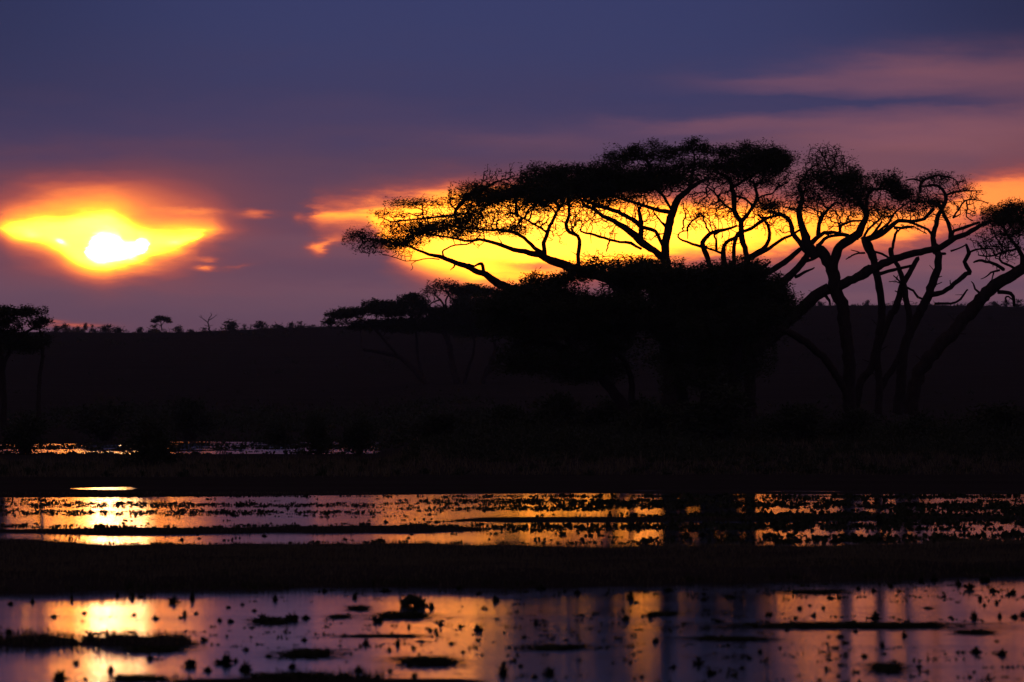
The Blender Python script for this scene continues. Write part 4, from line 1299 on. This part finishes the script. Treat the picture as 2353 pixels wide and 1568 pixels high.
def mat_mesh(seed):
    """unit floating weed mat: irregular low raft with a lumpy top"""
    r = np.random.default_rng(seed)
    n, rings = 40, 6
    a = np.linspace(0, 2 * np.pi, n, endpoint=False)
    out = .5 * (1 + .18 * np.sin(2 * a + r.uniform(0, 6)) + .14 * np.sin(3 * a + r.uniform(0, 6)) + .12 * np.sin(5 * a + r.uniform(0, 6)) + r.normal(0, .05, n))
    V = [np.array([[0, 0, 1.0]])]
    for k in range(1, rings + 1):
        f = k / rings
        h = (1 - f ** 2.5) * (.75 + r.normal(0, .22, n)) + (0 if k < rings else -.5)
        V.append(np.stack([np.cos(a) * out * f, np.sin(a) * out * f, h], -1))
    V = np.vstack(V)
    F3 = np.array([[0, 1 + i, 1 + (i + 1) % n] for i in range(n)])
    F4 = np.array([[1 + (k - 1) * n + i, 1 + k * n + i, 1 + k * n + (i + 1) % n, 1 + (k - 1) * n + (i + 1) % n] for k in range(1, rings) for i in range(n)])
    k = 420
    t, f = r.uniform(0, 2 * np.pi, k), np.sqrt(r.uniform(0, 1.05, k))
    ro = np.interp(t, np.append(a, 2 * np.pi), np.append(out, out[0]))
    C = np.stack([np.cos(t) * ro * f, np.sin(t) * ro * f, r.uniform(.1, .9, k) * (1 - f * .6)], -1)
    D = unit(r.normal(size=(k, 3)) * np.array([.12, .06, .35]) + np.array([0, 0, .35]))
    LV, LF = leaf_quads(C, D, r.uniform(.3, 1.15, k), np.full(k, .045), r)
    return mesh_np('weed_mat', np.vstack([V, LV]), [np.vstack([F4, LF + len(V)]), F3], M_WEED)


MATS = [mat_mesh(500 + i) for i in range(5)]


def on_water(px, py):
    d = dist_at(py)
    return (px - CX) / FPX * d, d


def place_tuft(px, py, w, h, label, group, k):
    """px, py: where its foot stands in the view; w, h in view units"""
    X, d = on_water(px, py)
    s = d / FPX
    o = link('water_plant', TUFTS[k % len(TUFTS)], None, (X, d, max(0., float(gz(X, d)))))
    o.scale = (w * s, w * s, h * s)
    o.rotation_euler = (0, 0, random.uniform(0, 6.28))
    return thing(o, label, 'water plant', group)


def place_mat(px, py, w, dep, h, label, k, group=None):
    X, d = on_water(px, py)
    o = link('weed_mat', MATS[k % len(MATS)], None, (X, d, 0))
    o.scale = (w * d / FPX, dep, h)
    o.rotation_euler = (0, 0, random.choice((0, math.pi)) + random.uniform(-.05, .05))
    return thing(o, label, 'weed mat', group)


def z6(x, y): return x * .5, 929 + y * .5
def z7(x, y): return 1176.9 + x * .5, 929 + y * .5


# floating rafts
for (z, x, y, w, dep, h, lb) in [
    (z6, 1860, 975, 230, 1.3, .055, 'long dark weed raft in the brightest orange patch, below the arched clump'),
    (z6, 1245, 1000, 160, 1.2, .05, 'dark weed raft left of the orange patch, with plants standing on its far side'),
    (z6, 1560, 978, 90, .8, .03, 'thin weed raft between the left and middle glow, near its left edge'),
    (z6, 1420, 1150, 240, 1.6, .05, 'broad smooth weed raft in purple water below the middle glow'),
    (z6, 1960, 1185, 270, 1.6, .05, 'long weed raft below and right of the orange patch'),
    (z6, 1380, 1262, 500, 1.6, .05, 'widest weed raft, along the bottom edge of the picture'),
    (z7, 1600, 1020, 960, .9, .045, 'very long thin weed bar crossing the right hand orange reflections'),
    (z7, 1400, 864, 240, 1.2, .03, 'thin weed raft at the top of the right hand orange reflections'),
    (z7, 1720, 1215, 150, 1.6, .05, 'weed raft in the dusky water at lower right'),
    (z7, 200, 1120, 240, 1.3, .03, 'faint low weed raft in the dark reflection of the domed acacia'),
    (z7, 690, 965, 130, 1.0, .03, 'small weed raft in the dark tree reflection, near the bank'),
    (z6, 700, 1130, 260, 1.2, .04, 'flat weed raft running right from the grassy spit'),
    (z6, 1770, 1066, 360, .5, .02, 'hair thin weed streak below the orange patch'),
    (z6, 1650, 940, 90, .9, .04, 'little weed raft at the left rim of the orange patch'),
    (z6, 640, 1262, 240, 1.2, .03, 'low weed raft at the bottom edge below the sun glitter'),
    (z7, 1000, 1080, 330, 1.0, .025, 'flat weed raft in dim water left of the trunk reflections'),
    (z7, 2130, 1050, 160, .8, .03, 'short weed raft at the right end of the long thin bar'),
]:
    px, py = z(x, y)
    place_mat(px, py, w * .5, dep, h, lb, random.randrange(5))

# the arched clump: two heads of weed joined by a drooping span
X, d = on_water(950, 1392)
arch = empty('arched_weed_clump', (X, d, 0), 'arched dark weed clump with a hollow beneath, in the brightest orange patch', 'water plant')
s = d / FPX
pts = [(-20, -2, 7), (-18, 8, 9), (-8, 13, 10.5), (6, 12, 10.5), (15, 7, 11), (19, 1, 8)]
W, R = spline([(p[0] * s, 0, p[1] * s) for p in pts], [p[2] * s for p in pts], .03)
V, F, F3 = tube(W, R, 9, .18)
link('stem', mesh_np('stem', V, [F, F3], M_WEED, True), arch)
C = W[RNG.integers(0, len(W), 260)] + RNG.normal(size=(260, 3)) * .035
V, F = leaf_quads(C, unit(RNG.normal(size=(260, 3))), np.full(260, .07), np.full(260, .04))
link('leaves', mesh_np('leaves', V, F, M_WEED), arch)

# named single plants
for (z, x, y, w, h, lb) in [
    (z6, 420, 1085, 95, 50, 'tall grassy tussock on the spit, left of the sun glitter'),
    (z6, 495, 1085, 70, 45, 'second grassy tussock on the spit, inside the sun glitter'),
    (z6, 1342, 990, 62, 52, 'bushy water plant on the far side of the raft left of the orange patch'),
    (z6, 1980, 935, 40, 40, 'small leaning plant just right of the arched weed clump'),
    (z6, 2200, 1038, 42, 46, 'round black water plant at the right of the orange patch'),
    (z6, 2280, 905, 34, 46, 'upright oval plant at the top right rim of the orange patch'),
    (z6, 1130, 1220, 62, 60, 'stout plant in purple water left of the broad smooth raft'),
    (z6, 280, 1262, 90, 60, 'big leafy plant at the bottom edge, left of the sun glitter'),
    (z6, 880, 1200, 70, 40, 'low spreading plant in purple water right of the spit'),
    (z6, 1030, 1190, 90, 60, 'wide ragged plant between the spit and the broad smooth raft'),
    (z6, 2315, 1235, 60, 60, 'dark plant at the bottom, below the right rim of the orange patch'),
    (z7, 855, 1195, 56, 56, 'round plant alone in the pale reflection left of the trunk reflections'),
    (z7, 168, 1240, 58, 56, 'dark plant at the bottom edge in the middle of the picture'),
    (z7, 1668, 984, 46, 50, 'largest round plant among the right hand orange reflections'),
    (z7, 2120, 982, 36, 56, 'oval plant in the right hand orange water near the picture edge'),
    (z6, 1735, 1000, 46, 40, 'drooping plant at the left tip of the long dark raft'),
    (z6, 800, 910, 60, 44, 'leafy plant under the bank, right of the sun glitter'),
    (z6, 885, 895, 34, 44, 'upright plant under the bank at the right end of the glowing water'),
    (z6, 415, 500, 22, 32, 'single round plant on the left rim of the brilliant middle glitter'),
    (z6, 242, 502, 26, 24, 'lone plant in orange water left of the brilliant middle glitter'),
]:
    px, py = z(x, y)
    place_tuft(px, py, w * .55, h * .62, lb, None, random.randrange(6))

MARKS = [(z(x, y)[0], z(x, y)[1], p) for z, x, y, p in [
    (z6, 1860, 975, 'raft under the arched clump'), (z6, 1245, 1000, 'raft left of the orange patch'), (z6, 1420, 1150, 'broad smooth raft'),
    (z6, 1960, 1185, 'long raft below the orange patch'), (z6, 1380, 1262, 'widest bottom raft'), (z7, 1300, 1015, 'left end of the long thin bar'), (z7, 1900, 1015, 'right end of the long thin bar'),
    (z7, 1400, 864, 'top right thin raft'), (z7, 1720, 1215, 'dusky lower right raft'), (z7, 200, 1120, 'faint raft in the tree reflection'), (z7, 690, 965, 'small raft near the bank'),
    (z6, 1900, 905, 'arched weed clump'), (z6, 420, 1085, 'tall tussock on the spit'), (z6, 2200, 1038, 'round black plant'), (z6, 280, 1262, 'big leafy bottom plant'),
    (z6, 800, 910, 'leafy plant under the bank'), (z6, 1130, 1220, 'stout plant in purple water'), (z7, 855, 1195, 'round plant in pale reflection'), (z7, 168, 1240, 'dark bottom middle plant'),
    (z7, 2120, 982, 'oval plant near the picture edge'), (z6, 500, 900, 'near sun glitter'), (z7, 1000, 1080, 'flat raft in dim water')]]


def near_label(px, py, w, g):
    size = 'small' if w < 15 else 'mid-sized' if w < 20 else 'larger'
    return label_by(px, py, size + ' water plant', MARKS, 1.6, ('beyond', 'nearer than')).replace('nearer than', 'in front of')


near = [(z6, 1265, 900, 34, 34), (z6, 1210, 985, 60, 40), (z6, 1405, 985, 50, 30), (z6, 1680, 1102, 36, 42), (z6, 1828, 1102, 30, 46), (z6, 1345, 1210, 40, 36), (z6, 510, 1225, 44, 34),
        (z6, 550, 1260, 50, 40), (z6, 1650, 1225, 60, 40), (z6, 2120, 1022, 40, 18), (z6, 2025, 1012, 26, 36), (z6, 2010, 1058, 22, 24), (z6, 1880, 1025, 26, 24), (z6, 250, 978, 46, 20), (z6, 40, 1050, 40, 40),
        (z6, 850, 970, 30, 40), (z6, 715, 985, 40, 22), (z6, 1050, 935, 26, 18), (z6, 1632, 890, 34, 34), (z6, 1490, 862, 36, 26), (z6, 1115, 922, 24, 20), (z6, 940, 1085, 50, 30), (z6, 1400, 1085, 34, 22),
        (z6, 1060, 1000, 36, 24), (z6, 1010, 995, 30, 20), (z6, 1130, 1130, 40, 26), (z6, 1235, 1160, 40, 24), (z6, 350, 1190, 40, 26), (z6, 690, 1170, 40, 30), (z6, 960, 1225, 40, 30), (z6, 1790, 1130, 30, 22),
        (z6, 2130, 1140, 36, 18), (z6, 1935, 1090, 60, 14), (z6, 610, 890, 30, 40), (z6, 150, 910, 26, 30), (z6, 50, 920, 30, 24), (z6, 330, 900, 26, 34), (z6, 540, 880, 24, 30), (z6, 2195, 875, 20, 16),
        (z6, 2110, 850, 40, 26), (z6, 1770, 860, 60, 24), (z7, 300, 870, 36, 32), (z7, 545, 890, 50, 44), (z7, 720, 860, 60, 26), (z7, 1430, 938, 26, 24), (z7, 1385, 972, 30, 26), (z7, 1455, 890, 26, 24),
        (z7, 1500, 890, 30, 24), (z7, 1320, 940, 40, 18), (z7, 1300, 985, 36, 18), (z7, 1180, 970, 40, 24), (z7, 2150, 898, 30, 34), (z7, 2170, 925, 20, 24), (z7, 2170, 815, 50, 50), (z7, 2240, 978, 32, 32),
        (z7, 2310, 980, 60, 26), (z7, 2345, 970, 40, 40), (z7, 1985, 885, 24, 24), (z7, 1940, 810, 34, 50), (z7, 1880, 815, 30, 40), (z7, 1700, 1112, 36, 36), (z7, 1910, 938, 70, 14), (z7, 1800, 1065, 34, 40),
        (z7, 1530, 1098, 46, 22), (z7, 2130, 1140, 60, 40), (z7, 2250, 1150, 60, 40), (z7, 110, 1010, 30, 30), (z7, 240, 862, 30, 22), (z7, 135, 850, 60, 36), (z7, 640, 975, 50, 34), (z7, 520, 990, 40, 40),
        (z7, 910, 1240, 50, 40), (z7, 1140, 1140, 30, 24), (z7, 1090, 1170, 34, 24), (z7, 40, 1205, 30, 24), (z7, 8, 1180, 30, 30), (z7, 105, 1255, 40, 24), (z7, 1660, 860, 30, 24), (z7, 1590, 850, 34, 20),
        (z7, 1740, 840, 30, 28), (z7, 2050, 830, 40, 44), (z7, 2100, 850, 60, 50), (z7, 2210, 860, 46, 30), (z7, 2300, 870, 40, 34), (z7, 1000, 890, 60, 20), (z7, 880, 900, 40, 20), (z7, 950, 1000, 60, 20)]
for i, (z, x, y, w, h) in enumerate(near):
    px, py = z(x, y)
    place_tuft(px, py, w * .5, h * .55, near_label(px, py, w * .5, 0), 'water plants in the near shallows', i)

# scattered plants: near shallows and the middle water
cnt = 0
while cnt < 60:
    px, py = random.uniform(-10, 2365), random.uniform(1362, 1575)
    X, d = on_water(px, py)
    if gz(X, d) > -.01:
        continue
    w = random.uniform(9, 20)
    place_tuft(px, py, w, w * random.uniform(.4, .9), near_label(px, py, w, 0), 'water plants in the near shallows', cnt)
    cnt += 1
cnt = 0
while cnt < 110:
    px, py = random.uniform(-10, 2365), random.uniform(1158, 1243)
    X, d = on_water(px, py)
    if gz(X, d) > .02:
        continue
    w = random.uniform(7, 15)
    place_tuft(px, py, w, w * random.uniform(.45, .9), 'tiny dark water plant in the middle water beyond the grass bank', 'water plants in the middle water', cnt)
    cnt += 1


def weed_specks():
    """floating and emergent weed too small and too many to tell apart"""
    U = RNG.uniform
    n = 19200
    Y = np.concatenate([U(126, 192, 12000), U(56, 98, 3600), U(340, 450, 3600)])
    X = np.concatenate([U(-18, 18, 12000), U(-9, 9, 3600), U(-40, -3, 3600)])
    dens = fbm(X * .12, Y * .16, 601, 3)
    k = U(0, 1, n) < np.clip(.40 + 1.1 * dens + .32 * sst(-4, 6, X) * (Y > 126), .02, 1)
    X, Y = X[k], Y[k]
    n = len(X)
    s = np.where(Y < 100, U(.02, .075, n), np.where(Y < 200, U(.05, .16, n) * (1 + .7 * sst(-4, 8, X)), U(.15, .4, n)))
    hh = s * U(.2, .7, n)
    m = 7
    C = np.stack([np.repeat(X, m), np.repeat(Y, m), np.repeat(np.maximum(gz(X, Y), 0), m)], -1)
    S = np.repeat(s, m)[:, None]
    q = RNG.normal(size=C.shape) * np.array([.55, .6, 0])
    C = C + q * S
    D = unit(RNG.normal(size=C.shape) * np.array([1, 1, .2]) + np.array([0, 0, .75]))
    V, F = leaf_quads(C - np.array([0, 0, .01]), D, np.repeat(hh, m) * U(.7, 1.5, len(C)) + .01, S[:, 0] * .5)
    o = link('water_weed', mesh_np('water_weed', V, F, M_WEED))
    o['kind'] = 'stuff'


weed_specks()
